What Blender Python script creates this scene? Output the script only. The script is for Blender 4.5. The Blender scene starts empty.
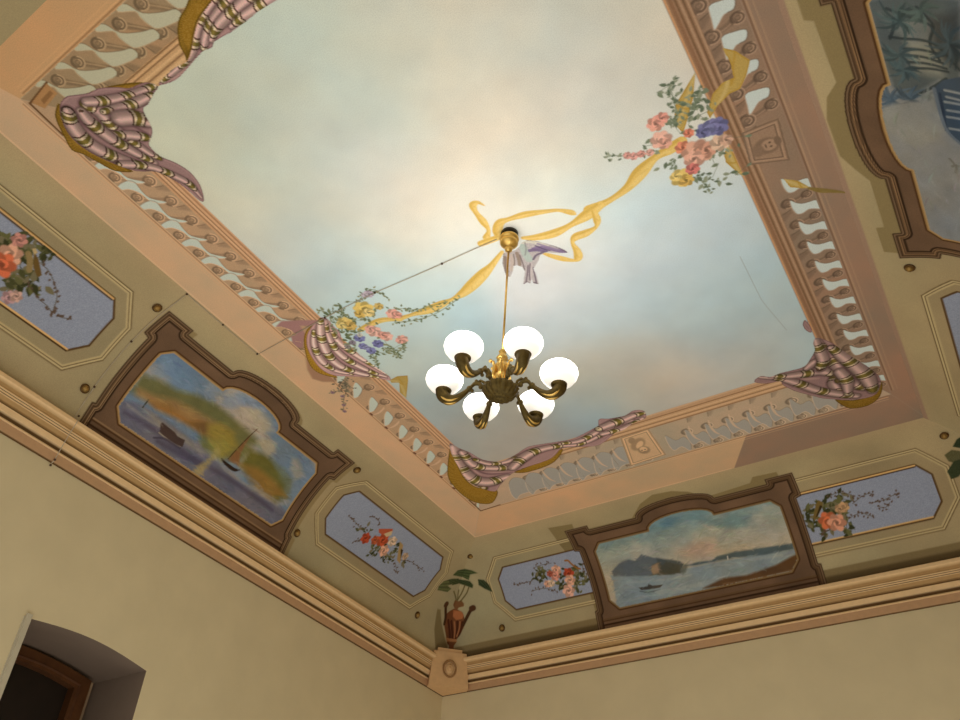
import bpy, bmesh, math, random
import numpy as np
from mathutils import Matrix, Vector
PI = math.pi
SC = bpy.context.scene
COL = SC.collection
rnd = random.Random(7)

# ------------------------------------------------------------------ camera, light, exposure
cam_d = bpy.data.cameras.new('camera'); cam = bpy.data.objects.new('camera', cam_d); COL.objects.link(cam)
cam_d.sensor_width = 36.0; cam_d.lens = 36.0*867.692/960.0; cam_d.clip_start = 0.01
RM = Matrix(((0.8576376, 0.3124266, 0.4084695), (0.5131637, -0.5716468, -0.6402210), (0.0334783, 0.7586893, -0.6505918)))
cam.matrix_world = Matrix.Translation((0, 0, 1.6)) @ RM.to_4x4()
SC.camera = cam
SC.view_settings.view_transform = 'Standard'; SC.view_settings.look = 'None'
SC.view_settings.gamma = 1.0; SC.view_settings.use_curve_mapping = False
SC.view_settings.exposure = 0.10
SC.cycles.use_denoising = True
SC.cycles.max_bounces = 8; SC.cycles.diffuse_bounces = 5
wd = bpy.data.worlds.new('ambient_fill'); SC.world = wd; wd.use_nodes = True     # uniform fill light, added; reaches the ceiling through the unbuilt floor
wd.node_tree.nodes['Background'].inputs[0].default_value = (1.0, 0.985, 0.945, 1)
wd.node_tree.nodes['Background'].inputs[1].default_value = 1.04
GLOBE_POWER = 12.5

# ------------------------------------------------------------------ helpers
def s2l(c):
    c = np.asarray(c, float)/255.0
    return np.where(c <= 0.04045, c/12.92, ((c+0.055)/1.055)**2.4)
def tag(o, label=None, cat=None, group=None, kind=None):
    if label: o['label'] = label
    if cat: o['category'] = cat
    if group: o['group'] = group
    if kind: o['kind'] = kind
    return o
def thing(name, label, cat, loc=(0, 0, 0), group=None):
    o = bpy.data.objects.new(name, None); o.empty_display_size = 0.05; COL.objects.link(o); o.location = loc
    return tag(o, label, cat, group)
def material(name, color=(200, 200, 200), rough=0.7, metal=0.0, noise=0.0, nscale=20.0, bump=0.0, attr=None, emit=None, spec=0.3, trans=0.0):
    m = bpy.data.materials.new(name); m.use_nodes = True; nt = m.node_tree; b = nt.nodes['Principled BSDF']
    b.inputs['Roughness'].default_value = rough; b.inputs['Metallic'].default_value = metal
    b.inputs['Specular IOR Level'].default_value = spec
    tc = nt.nodes.new('ShaderNodeTexCoord')
    if attr:
        src = nt.nodes.new('ShaderNodeAttribute'); src.attribute_name = attr; out = src.outputs['Color']
    else:
        src = nt.nodes.new('ShaderNodeRGB'); l = s2l(color); src.outputs[0].default_value = (l[0], l[1], l[2], 1); out = src.outputs[0]
    if noise > 0:
        nz = nt.nodes.new('ShaderNodeTexNoise'); nz.inputs['Scale'].default_value = nscale; nz.inputs['Detail'].default_value = 8
        nt.links.new(tc.outputs['Object'], nz.inputs['Vector'])
        mr = nt.nodes.new('ShaderNodeMapRange'); mr.inputs[1].default_value = 0.25; mr.inputs[2].default_value = 0.75
        mr.inputs[3].default_value = 1-noise; mr.inputs[4].default_value = 1+noise
        nt.links.new(nz.outputs[0], mr.inputs[0])
        mx = nt.nodes.new('ShaderNodeVectorMath'); mx.operation = 'SCALE'
        nt.links.new(out, mx.inputs[0]); nt.links.new(mr.outputs[0], mx.inputs['Scale'])
        out = mx.outputs[0]
    nt.links.new(out, b.inputs['Base Color'])
    if bump > 0:
        n2 = nt.nodes.new('ShaderNodeTexNoise'); n2.inputs['Scale'].default_value = nscale*4; n2.inputs['Detail'].default_value = 5
        nt.links.new(tc.outputs['Object'], n2.inputs['Vector'])
        bp = nt.nodes.new('ShaderNodeBump'); bp.inputs['Strength'].default_value = bump; bp.inputs['Distance'].default_value = 0.01
        nt.links.new(n2.outputs[0], bp.inputs['Height']); nt.links.new(bp.outputs[0], b.inputs['Normal'])
    if emit:
        b.inputs['Emission Color'].default_value = (emit[0], emit[1], emit[2], 1); b.inputs['Emission Strength'].default_value = emit[3]
    return m
def obj(name, verts, faces, mat, parent=None, smooth=False):
    me = bpy.data.meshes.new(name); me.from_pydata([tuple(v) for v in verts], [], faces); me.update()
    if smooth: me.polygons.foreach_set('use_smooth', [True]*len(me.polygons))
    if mat: me.materials.append(mat)
    o = bpy.data.objects.new(name, me); COL.objects.link(o)
    if parent: o.parent = parent
    return o
class MB:
    def __init__(s): s.v = []; s.f = []
    def box(s, a, b):
        i = len(s.v); x0, y0, z0 = a; x1, y1, z1 = b
        s.v += [(x0,y0,z0),(x1,y0,z0),(x1,y1,z0),(x0,y1,z0),(x0,y0,z1),(x1,y0,z1),(x1,y1,z1),(x0,y1,z1)]
        s.f += [tuple(i+k for k in q) for q in ((0,3,2,1),(4,5,6,7),(0,1,5,4),(1,2,6,5),(2,3,7,6),(3,0,4,7))]
    def lathe(s, prof, seg=24, M=None, flute=0.0, nf=12):
        i = len(s.v); n = len(prof)
        for k in range(seg):
            a = 2*PI*k/seg
            for (r, z) in prof:
                rr = r*(1+flute*(0.5+0.5*math.cos(nf*a))) if flute else r
                p = Vector((rr*math.cos(a), rr*math.sin(a), z)); s.v.append(tuple(M @ p) if M else tuple(p))
        for k in range(seg):
            for j in range(n-1):
                a0 = i+k*n+j; b0 = i+((k+1) % seg)*n+j
                s.f.append((a0, b0, b0+1, a0+1))
    def tube(s, pts, rad, seg=8, cap=True):
        pts = [Vector(p) for p in pts]; i = len(s.v); n = len(pts)
        if not hasattr(rad, '__len__'): rad = [rad]*n
        up = Vector((0.13, 0.2, 1)).normalized()
        for k, p in enumerate(pts):
            t = (pts[min(k+1, n-1)]-pts[max(k-1, 0)]).normalized()
            u = up.cross(t)
            if u.length < 1e-3: u = Vector((1, 0, 0)).cross(t)
            u.normalize(); w = t.cross(u)
            for j in range(seg):
                a = 2*PI*j/seg; s.v.append(tuple(p+(u*math.cos(a)+w*math.sin(a))*rad[k]))
        for k in range(n-1):
            for j in range(seg):
                a0 = i+k*seg+j; a1 = i+k*seg+(j+1) % seg
                s.f.append((a0, a1, a1+seg, a0+seg))
        if cap:
            s.f.append(tuple(i+j for j in range(seg))[::-1]); s.f.append(tuple(i+(n-1)*seg+j for j in range(seg)))
    def ball(s, c, r, seg=10, sz=1.0):
        prof = [(max(1e-4, r*math.sin(PI*k/6)), -r*sz*math.cos(PI*k/6)) for k in range(7)]
        s.lathe(prof, seg, Matrix.Translation(c))
    def build(s, name, mat, parent=None, smooth=False): return obj(name, s.v, s.f, mat, parent, smooth)

# ------------------------------------------------------------------ a fresco painter: paints pigment (colour + motif id) on a plan of the plaster
rs = np.random.RandomState(3)
def fbm(ny, nx, cells, octs=5, gain=0.55, seed=0):
    r = np.random.RandomState(seed); out = np.zeros((ny, nx)); amp = 1.0; tot = 0
    for o in range(octs):
        g = max(2, int(cells*2**o)); gy = max(2, int(g*ny/max(nx, ny))+2); gx = max(2, int(g*nx/max(nx, ny))+2)
        G = r.rand(gy+1, gx+1)
        ys = np.linspace(0, gy-1e-3, ny); xs = np.linspace(0, gx-1e-3, nx)
        iy = ys.astype(int); ix = xs.astype(int); fy = (ys-iy)[:, None]; fx = (xs-ix)[None]
        fy = fy*fy*(3-2*fy); fx = fx*fx*(3-2*fx)
        a = G[iy][:, ix]; b = G[iy][:, ix+1]; c = G[iy+1][:, ix]; d = G[iy+1][:, ix+1]
        out += amp*((a*(1-fx)+b*fx)*(1-fy)+(c*(1-fx)+d*fx)*fy); tot += amp; amp *= gain
    return out/tot
def cr(pts, n=6, closed=False):                       # smooth curve through points
    P = [np.array(p, float) for p in pts]
    if len(P) < 3: return [tuple(p) for p in P]
    Q = [P[-1]]+P+[P[0], P[1]] if closed else [2*P[0]-P[1]]+P+[2*P[-1]-P[-2]]
    out = []
    for i in range(1, len(Q)-2):
        p0, p1, p2, p3 = Q[i-1:i+3]
        for t in np.linspace(0, 1, n, endpoint=False):
            out.append(tuple(0.5*((2*p1)+(-p0+p2)*t+(2*p0-5*p1+4*p2-p3)*t*t+(-p0+3*p1-3*p2+p3)*t**3)))
    if not closed: out.append(tuple(P[-1]))
    return out
class Canvas:
    def __init__(s, x0, x1, y0, y1, c):
        s.x0, s.y0, s.c = x0, y0, c
        s.nx = int(round((x1-x0)/c))+1; s.ny = int(round((y1-y0)/c))+1
        s.rgb = np.zeros((s.ny, s.nx, 3), np.float32); s.id = np.zeros((s.ny, s.nx), np.int32)
        s.cur = 0
    def win(s, pts, pad):
        a = np.array(pts, float); lo = a.min(0)-pad; hi = a.max(0)+pad
        i0 = max(0, int((lo[0]-s.x0)/s.c)); i1 = min(s.nx, int((hi[0]-s.x0)/s.c)+2)
        j0 = max(0, int((lo[1]-s.y0)/s.c)); j1 = min(s.ny, int((hi[1]-s.y0)/s.c)+2)
        if i1 <= i0 or j1 <= j0: return None
        X, Y = np.meshgrid(s.x0+np.arange(i0, i1)*s.c, s.y0+np.arange(j0, j1)*s.c)
        return (slice(j0, j1), slice(i0, i1)), X, Y
    def put(s, w, m, col, id_=None, clip=None):
        if clip is not None:
            cl = s.id[w]
            m = m*(np.isin(cl, clip) if hasattr(clip, '__len__') else (cl == clip))
        if callable(col): col = col
        c = np.asarray(col, np.float32)
        if c.ndim == 1: c = c[None, None]
        m3 = m[..., None].astype(np.float32)
        s.rgb[w] = s.rgb[w]*(1-m3)+c*m3
        k = s.cur if id_ is None else id_
        if k >= 0:
            t = s.id[w]; t[m > 0.5] = k; s.id[w] = t
    def sd(s, pts, X, Y):
        P = np.array(pts, float); inside = np.zeros(X.shape, bool); d = np.full(X.shape, 1e9)
        n = len(P)
        for i in range(n):
            x1, y1 = P[i]; x2, y2 = P[(i+1) % n]
            if y1 != y2:
                inside ^= ((y1 > Y) != (y2 > Y)) & (X < (x2-x1)*(Y-y1)/(y2-y1)+x1)
            ex, ey = x2-x1, y2-y1; L = ex*ex+ey*ey
            if L < 1e-14: continue
            t = np.clip(((X-x1)*ex+(Y-y1)*ey)/L, 0, 1)
            d = np.minimum(d, (X-x1-t*ex)**2+(Y-y1-t*ey)**2)
        d = np.sqrt(d)
        return np.where(inside, d, -d)
    def poly(s, pts, col, alpha=1.0, id_=None, clip=None, soft=0.0, noise=0.0):
        w = s.win(pts, soft+0.01)
        if w is None: return
        w, X, Y = w; d = s.sd(pts, X, Y)
        m = np.clip(d/(s.c+2*soft)+0.5, 0, 1)*alpha
        c = np.array(col, float)
        if noise: c = c+noise*(rs.rand(*X.shape)[..., None]-0.5)
        s.put(w, m, c, id_, clip)
    def bands(s, pts, lst, clip=None, id_=-1):         # stripes following an outline at a depth inside it
        w, X, Y = s.win(pts, 0.05); d = s.sd(pts, X, Y)
        for a, b, col in lst:
            m = np.clip((d-a)/s.c+0.5, 0, 1)*np.clip((b-d)/s.c+0.5, 0, 1)
            s.put(w, m, col, id_, clip)
    def stroke(s, pts, wd, col, alpha=1.0, id_=-1, clip=None, soft=0.0, smooth=True, n=6):
        if smooth and len(pts) > 2:
            if hasattr(wd, '__len__'): q = cr([(p[0], p[1], a) for p, a in zip(pts, wd)], n); pts = [p[:2] for p in q]; wd = [p[2] for p in q]
            else: pts = cr(pts, n)
        if not hasattr(wd, '__len__'): wd = [wd]*len(pts)
        w = s.win(pts, max(wd)+soft+0.01)
        if w is None: return
        w, X, Y = w; m = np.zeros(X.shape)
        for i in range(len(pts)-1):
            x1, y1 = pts[i]; x2, y2 = pts[i+1]; ex, ey = x2-x1, y2-y1; L = ex*ex+ey*ey
            if L < 1e-14: continue
            t = np.clip(((X-x1)*ex+(Y-y1)*ey)/L, 0, 1)
            d = np.sqrt((X-x1-t*ex)**2+(Y-y1-t*ey)**2); hw = (wd[i]+(wd[i+1]-wd[i])*t)/2
            m = np.maximum(m, np.clip((hw-d)/(s.c+2*soft)+0.5, 0, 1))
        s.put(w, m*alpha, col, id_, clip)
    def blob(s, p, rx, ry, col, ang=0.0, alpha=1.0, id_=-1, clip=None, soft=0.3):
        w = s.win([p], max(rx, ry)*1.3+0.01)
        if w is None: return
        w, X, Y = w; ca, sa = math.cos(ang), math.sin(ang)
        u = ((X-p[0])*ca+(Y-p[1])*sa)/rx; v = (-(X-p[0])*sa+(Y-p[1])*ca)/ry
        r = np.sqrt(u*u+v*v); m = np.clip((1-r)/max(soft, s.c/min(rx, ry))+0.5, 0, 1)*alpha
        s.put(w, m, col, id_, clip)
    def roll(s, pts, W, base, olive, dark, cream, clip, per=.16, ph=0.0, of=.27):   # a fold of checked cloth, painted round in tone
        q = cr([(p[0], p[1], a) for p, a in zip(pts, W)], 6); P = [p[:2] for p in q]; W = [p[2] for p in q]
        w = s.win(P, max(W)+.02)
        if w is None: return
        w, X, Y = w; best = np.full(X.shape, 1e9); V = np.zeros(X.shape); A = np.zeros(X.shape); arc = 0
        for i in range(len(P)-1):
            x1, y1 = P[i]; x2, y2 = P[i+1]; ex, ey = x2-x1, y2-y1; L = ex*ex+ey*ey
            if L < 1e-12: continue
            t = np.clip(((X-x1)*ex+(Y-y1)*ey)/L, 0, 1); dx, dy = X-x1-t*ex, Y-y1-t*ey; d = np.sqrt(dx*dx+dy*dy)
            hw = np.maximum((W[i]+(W[i+1]-W[i])*t)/2, .003); r = d/hw; k = r < best
            best[k] = r[k]; V[k] = (np.sign(ex*dy-ey*dx)*r)[k]; A[k] = (arc+t*math.sqrt(L))[k]; arc += math.sqrt(L)
        m = np.clip((1-best)*4+.5, 0, 1); v = np.clip(V, -1.2, 1.2)
        f = .80+.36*np.exp(-((v-.2)/.42)**2)-.30*np.abs(v)**5
        qa = ((A+ph+.016*v*v) % per)/per; c = np.ones(X.shape+(3,))*np.array(base, float)
        c[qa < of] = olive
        e = .0055/per
        for z in (0, of):
            dd = np.abs(((qa-z+.5) % 1)-.5); c[dd < e] = cream
            dd2 = np.abs(((qa-z-(e*1.8 if z else -e*1.8)+.5) % 1)-.5); c[dd2 < e*.8] = dark
        c = c*f[..., None]+np.array([6, -2, 4])*(rs.rand(*X.shape)[..., None]-.5)*2
        s.put(w, m, c, -1, clip)
    # ---- botany
    def leaf(s, p, L, W, ang, col, id_=-1, clip=None):
        q = [(p[0]+math.cos(ang)*t*L-math.sin(ang)*h*W, p[1]+math.sin(ang)*t*L+math.cos(ang)*h*W) for t, h in ((0, 0), (.3, .5), (.65, .4), (1, 0), (.65, -.4), (.3, -.5))]
        s.poly(q, col, id_=id_, clip=clip)
    def flower(s, p, r, col, id_, clip=None, petals=6, core=None, pale=0.0):
        c = np.array(col, float)*(1-pale)+np.array([232, 226, 216])*pale; a0 = rnd.random()*6
        for k in range(petals):
            a = a0+2*PI*k/petals; q = (p[0]+math.cos(a)*r*.5, p[1]+math.sin(a)*r*.5)
            s.blob(q, r*.55, r*.42, c*(0.86 if k % 2 else 1.06), a, id_=id_, clip=clip)
        for k in range(5):
            a = a0+0.6+2*PI*k/5; q = (p[0]+math.cos(a)*r*.26, p[1]+math.sin(a)*r*.26)
            s.blob(q, r*.3, r*.2, c*(0.78 if k % 2 else 1.1), a+1.2, id_=id_, clip=clip)
        s.blob(p, r*.2, r*.2, core if core is not None else c*0.65, id_=id_, clip=clip)
    def foliage(s, pts, n, spread, cols, id_, L=0.03, clip=None, stems=True):
        for k in range(n):
            b = pts[rnd.randrange(len(pts))]; p = (b[0]+rnd.gauss(0, spread), b[1]+rnd.gauss(0, spread))
            a = rnd.random()*2*PI; l = L*(0.6+0.8*rnd.random())
            if stems and k % 3 == 0: s.stroke([b, p], s.c*0.6, np.array(cols[0])*0.8, 0.6, id_=-1, clip=clip)
            s.leaf(p, l, l*0.5, a, cols[k % len(cols)], id_=id_, clip=clip)

FRESCO = material('fresco_pigment', attr='paint', rough=0.85, noise=0.13, nscale=210, bump=0.04, spec=0.15)
H = 5.0
def mesh_from(name, P, rgb, faces, parent=None, mat=None):
    me = bpy.data.meshes.new(name); nv = len(P); nf = len(faces)
    me.vertices.add(nv); me.vertices.foreach_set('co', np.ascontiguousarray(P, np.float32).ravel())
    me.loops.add(nf*4); me.loops.foreach_set('vertex_index', np.ascontiguousarray(faces, np.int32).ravel())
    me.polygons.add(nf); me.polygons.foreach_set('loop_start', np.arange(0, nf*4, 4, dtype=np.int32))
    try: me.polygons.foreach_set('loop_total', np.full(nf, 4, np.int32))
    except Exception: pass
    me.update(calc_edges=True)
    at = me.color_attributes.new('paint', 'FLOAT_COLOR', 'POINT')
    c4 = np.ones((nv, 4), np.float32); c4[:, :3] = s2l(np.clip(rgb, 0, 255)); at.data.foreach_set('color', c4.ravel())
    me.polygons.foreach_set('use_smooth', np.ones(nf, bool))
    me.materials.append(mat or FRESCO)
    o = bpy.data.objects.new(name, me); COL.objects.link(o)
    if parent: o.parent = parent
    return o
def motif_geo(cv, ids, mapf, keep=None):
    """vertices, colours and faces of the pigment carrying one of these ids"""
    ids = ids if hasattr(ids, '__len__') else [ids]
    m = np.isin(cv.id[:-1, :-1], ids)
    if keep is not None: m &= keep[:-1, :-1]
    J, I = np.nonzero(m)
    if len(J) == 0: return None
    q = np.stack([J*cv.nx+I, J*cv.nx+I+1, (J+1)*cv.nx+I+1, (J+1)*cv.nx+I], 1)
    u, inv = np.unique(q.ravel(), return_inverse=True)
    y = cv.y0+(u//cv.nx)*cv.c; x = cv.x0+(u % cv.nx)*cv.c
    return mapf(x, y), cv.rgb.reshape(-1, 3)[u], inv.reshape(-1, 4)
def motif(name, srcs, parent=None):
    Ps, Cs, Fs, n = [], [], [], 0
    for s_ in srcs:
        g = motif_geo(*s_)
        if g is None: continue
        P, c, f = g; Ps.append(P); Cs.append(c); Fs.append(f+n); n += len(P)
    if not Ps: return None
    return mesh_from(name, np.concatenate(Ps), np.concatenate(Cs), np.concatenate(Fs), parent)
_next = [10]
def new_id():
    _next[0] += 1; return _next[0]

# ------------------------------------------------------------------ room shell
WX0, WX1, WY1 = -3.95, 0.72, 5.85                         # wall faces
WALLQ = [(-3.95, -0.09), (-3.95, 5.85), (0.72, 5.85), (0.72, -0.42)]
FLATQ = [(-3.28, 0.60), (-3.28, 5.18), (0.05, 5.18), (0.05, 0.27)]
PP = [(.015, 4.275), (.035, 4.336), (.159, 4.618), (.372, 4.856), (.67, 5.00)]
def profile():
    P = [np.array(p) for p in PP]; P = [2*P[0]-P[1]]+P+[2*P[-1]-P[-2]+np.array([.05, 0])]; out = []
    for i in range(1, len(P)-2):
        p0, p1, p2, p3 = P[i-1:i+3]
        for t in np.linspace(0, 1, 40, endpoint=False):
            t0 = 0; t1 = np.linalg.norm(p1-p0)**.5; t2 = t1+np.linalg.norm(p2-p1)**.5; t3 = t2+np.linalg.norm(p3-p2)**.5
            T = t1+t*(t2-t1)
            A1 = (t1-T)/(t1-t0)*p0+(T-t0)/(t1-t0)*p1; A2 = (t2-T)/(t2-t1)*p1+(T-t1)/(t2-t1)*p2; A3 = (t3-T)/(t3-t2)*p2+(T-t2)/(t3-t2)*p3
            B1 = (t2-T)/(t2-t0)*A1+(T-t0)/(t2-t0)*A2; B2 = (t3-T)/(t3-t1)*A2+(T-t1)/(t3-t1)*A3
            out.append((t2-T)/(t2-t1)*B1+(T-t1)/(t2-t1)*B2)
    out.append(P[-2]); return np.array(out)
PROF = profile(); PS = np.concatenate([[0], np.cumsum(np.linalg.norm(np.diff(PROF, axis=0), axis=1))])
SMAX = PS[-1]
pd = lambda s: np.interp(s, PS, PROF[:, 0]); pz = lambda s: np.interp(s, PS, PROF[:, 1])

WALLM = material('cream_wall_plaster', (206, 190, 152), 0.9, noise=0.045, nscale=5, bump=0.03)
def wall_quad(name, a, b, z0, z1):
    tag(obj(name, [(*a, z0), (*b, z0), (*b, z1), (*a, z1)], [(0, 1, 2, 3)], WALLM), kind='structure')
ZT = 4.30
wall_quad('wall_back', (-3.95, 5.85), (0.72, 5.85), 0, ZT)
wall_quad('wall_right', (0.72, 5.85), (0.72, -0.42), 0, ZT)
# left wall with the arched niche
ny0, ny1, nz, nrise, nd = 2.273, 3.01, 3.30, 0.035, 0.42
arc = [(ny0+(ny1-ny0)*k/16, nz+nrise*math.sin(PI*k/16)) for k in range(17)]
V = [(-3.95, -0.09, 0), (-3.95, ny0, 0), (-3.95, ny0, ZT), (-3.95, -0.09, ZT), (-3.95, ny1, 0), (-3.95, 5.85, 0), (-3.95, 5.85, ZT), (-3.95, ny1, ZT)]
F = [(0, 1, 2, 3), (4, 5, 6, 7)]; n0 = len(V)
for y, z in arc: V += [(-3.95, y, z), (-3.95, y, ZT)]
for k in range(16): F.append((n0+2*k, n0+2*k+2, n0+2*k+3, n0+2*k+1))
tag(obj('wall_left', V, F, WALLM), kind='structure')
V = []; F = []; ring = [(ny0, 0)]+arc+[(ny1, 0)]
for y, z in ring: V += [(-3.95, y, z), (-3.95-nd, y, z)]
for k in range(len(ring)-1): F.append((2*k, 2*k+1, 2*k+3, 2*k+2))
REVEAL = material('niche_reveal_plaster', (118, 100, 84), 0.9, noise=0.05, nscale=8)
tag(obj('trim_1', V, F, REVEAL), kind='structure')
# wooden door frame deep in the niche
WOOD = material('dark_walnut', (86, 52, 26), 0.5, noise=0.25, nscale=14, bump=0.1)
DARKW = material('dark_door_panel', (34, 24, 16), 0.6, noise=0.2, nscale=12)
door = tag(thing('door_1', None, None), kind='structure')
mb = MB(); cas = [(2.275, 3.245)]+[(2.275+0.68*k/12, 3.245+0.06*math.sin(PI*k/12)*1.0+0.04*(1-k/12)) for k in range(13)]
outer = [(2.275, 0), (2.275, 3.30)]+[(2.275+0.68*k/12, 3.30+0.025*math.sin(PI*k/12)-0.015*k/12) for k in range(1, 13)]+[(2.955, 0)]
inner = [(2.355, 0), (2.355, 3.225)]+[(2.355+0.51*k/12, 3.225+0.02*math.sin(PI*k/12)-0.003*k/12) for k in range(1, 13)]+[(2.865, 0)]
V = []; F = []
for (a, b) in zip(outer, inner):
    V += [(-4.31, *a), (-4.31, *b), (-4.37, *b), (-4.33, a[0], a[1])]
for k in range(len(outer)-1):
    i = 4*k; F += [(i, i+4, i+5, i+1), (i+1, i+5, i+6, i+2), (i+3, i+7, i+4, i)]
f_ = obj('door_casing', V, F, WOOD, door)
V = []; F = []                                          # inner bead of the casing
for (a, b) in zip(outer, inner):
    m = (a[0]*.35+b[0]*.65, a[1]*.35+b[1]*.65); V += [(-4.31, *m), (-4.298, m[0]*.85+b[0]*.15, m[1]*.85+b[1]*.15), (-4.31, m[0]*.6+b[0]*.4, m[1]*.6+b[1]*.4)]
for k in range(len(outer)-1):
    i = 3*k; F += [(i, i+3, i+4, i+1), (i+1, i+4, i+5, i+2)]
obj('bead_moulding', V, F, WOOD, door)
mb = MB(); mb.box((-4.39, 2.35, 0), (-4.365, 2.87, 3.25)); mb.build('door_leaf', DARKW, door)
mb = MB()
mb.box((-4.40, 2.2, 0), (-4.391, 3.1, 3.45)); tag(mb.build('trim_2', REVEAL), kind='structure')
WHITE = material('white_gloss_paint', (182, 172, 148), 0.5, noise=0.03)
mb = MB(); mb.box((-3.95, 2.246, 0), (-3.936, 2.273, 3.315)); mb.box((-3.95, 2.238, 0), (-3.945, 2.246, 3.30))
tag(mb.build('trim_3', WHITE), kind='structure')

# cornice swept round the room
CORN = material('cornice_plaster', attr='paint', rough=0.85, noise=0.05, nscale=40, spec=0.15)
LT, MD, DK, PK = (228, 194, 146), (180, 144, 96), (96, 70, 40), (188, 150, 112)  # groove shade and lit edges of the mouldings put into the colours
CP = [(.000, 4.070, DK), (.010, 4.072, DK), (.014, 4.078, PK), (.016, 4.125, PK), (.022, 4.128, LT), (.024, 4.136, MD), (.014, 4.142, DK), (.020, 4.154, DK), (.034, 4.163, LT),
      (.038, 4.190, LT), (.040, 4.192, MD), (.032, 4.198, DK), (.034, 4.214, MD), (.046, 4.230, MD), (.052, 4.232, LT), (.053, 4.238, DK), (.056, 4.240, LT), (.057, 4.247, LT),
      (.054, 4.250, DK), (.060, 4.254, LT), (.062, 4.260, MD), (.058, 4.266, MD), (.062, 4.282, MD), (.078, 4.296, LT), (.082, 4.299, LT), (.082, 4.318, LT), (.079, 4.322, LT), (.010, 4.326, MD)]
def cornice():
    V = []; C = []; F = []; n = len(CP)
    for k in range(4):
        w = WALLQ[k]; f = FLATQ[k]
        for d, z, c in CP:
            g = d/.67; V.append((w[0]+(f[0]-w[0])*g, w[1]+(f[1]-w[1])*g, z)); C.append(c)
    # split each run so that colours do not bleed
    for k in range(4):
        for j in range(n-1):
            a = k*n+j; b = ((k+1) % 4)*n+j; F.append((a, b, b+1, a+1))
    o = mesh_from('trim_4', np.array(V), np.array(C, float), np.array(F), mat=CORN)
    o.data.polygons.foreach_set('use_smooth', np.zeros(len(F), bool)); tag(o, kind='structure')
cornice()

# ------------------------------------------------------------------ the coved band: plan coordinates (along wall, up the curve)
CC = 0.005
OLIVE = (174, 158, 120); OL2 = (158, 141, 104); OLL = (205, 186, 140); OLD = (104, 82, 50)
LAV = (151, 158, 176)
cvL = Canvas(-0.3, 5.95, 0, SMAX+0.001, CC); cvB = Canvas(-4.05, 0.82, 0, SMAX+0.001, CC); cvR = Canvas(-0.6, 5.95, 0, SMAX+0.001, CC)
def mapL(u, s): return np.stack([WX0+pd(s), u, pz(s)], -1)
def mapB(u, s): return np.stack([u, WY1-pd(s), pz(s)], -1)
def mapR(u, s): return np.stack([WX1-pd(s), u, pz(s)], -1)
def lift(m, side, e=0.0015):
    def f(u, s):
        P = m(u, s); P[:, 2] -= e*0.7
        if side == 'L': P[:, 0] += e*0.7
        if side == 'B': P[:, 1] -= e*0.7
        if side == 'R': P[:, 0] -= e*0.7
        return P
    return f
def keepmask(cv, side):
    U, S_ = np.meshgrid(cv.x0+np.arange(cv.nx)*cv.c, cv.y0+np.arange(cv.ny)*cv.c); d = pd(S_)
    if side == 'L': return (U < 5.85-d) & (U > -0.09+d)
    if side == 'B': return (U > -3.95+d) & (U < 0.72-d)
    return (U < 5.85-d) & (U > -0.42+d)
COVES = {'L': (cvL, lift(mapL, 'L'), keepmask(cvL, 'L')), 'B': (cvB, lift(mapB, 'B'), keepmask(cvB, 'B')), 'R': (cvR, lift(mapR, 'R'), keepmask(cvR, 'R'))}
for key, (cv, _, _) in COVES.items():
    n = fbm(cv.ny, cv.nx, 10, 5, seed=len(key)+ord(key))
    cv.rgb[:] = np.array(OLIVE)*(0.90+0.2*n[..., None])+np.array([8, -2, -6])*(fbm(cv.ny, cv.nx, 4, 3, seed=9)[..., None]-0.5)*2
    # browner zone along the top edge
    cv.stroke([(cv.x0, SMAX), (cv.x0+cv.nx*CC, SMAX)], 0.10, (186, 160, 122), 0.5, soft=0.05)

def frame_poly(c, pk=.100):
    a = [(c-.845, -.02), (c-.845, .208), (c-.825, .212), (c-.828, .672), (c-.866, .682), (c-.866, .874), (c-.676, .874), (c-.676, .832), (c-.30, .830)]
    arch = [(c+.30*math.cos(PI-PI*k/14)*1.0, .826+pk*math.sin(PI*k/14)**0.85) for k in range(1, 14)]
    b = [(2*c-x, y) for x, y in a[::-1]]
    return a+arch+b
def open_poly(c, e=0.0, pk=.088):
    a = [(c-.64-e, .200-e), (c-.70-e, .268), (c-.70-e, .640), (c-.65-e, .694+e), (c-.245-e, .694+e)]
    arch = [(c+(.245+e)*math.cos(PI-PI*k/12), .694+e+pk*math.sin(PI*k/12)**0.85) for k in range(1, 12)]
    return a+arch+[(2*c-x, y) for x, y in a[::-1]]
def octo(u0, u1, s0, s1, ch): return [(u0+ch, s0), (u1-ch, s0), (u1, s0+ch*1.15), (u1, s1-ch*1.15), (u1-ch, s1), (u0+ch, s1), (u0, s1-ch*1.15), (u0, s0+ch*1.15)]
def offset_poly(P, du, ds): return [(x+du, y+ds) for x, y in P]
def panel_mould(cv, P, light):
    cv.bands(P, [(-.004, .004, OLD), (.004, .016, OLL), (.016, .021, OLD), (.021, .031, (190, 170, 124)), (.031, .2, OL2)])
    w, X, Y = cv.win(P, .01); cv.put(w, np.clip(cv.sd(P, X, Y)/CC, 0, 1)*0.0, OL2, -1)
def flower_field(cv, P, id_, lightdir=1):
    w, X, Y = cv.win(P, .02); d = cv.sd(P, X, Y)
    cv.put(w, np.clip((d+.012)/CC+.5, 0, 1), (92, 66, 36), -1)
    cv.put(w, np.clip(d/CC+.5, 0, 1), np.array(LAV)+14*(rs.rand(*X.shape)[..., None]-.5), id_)
IDS = {}
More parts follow.
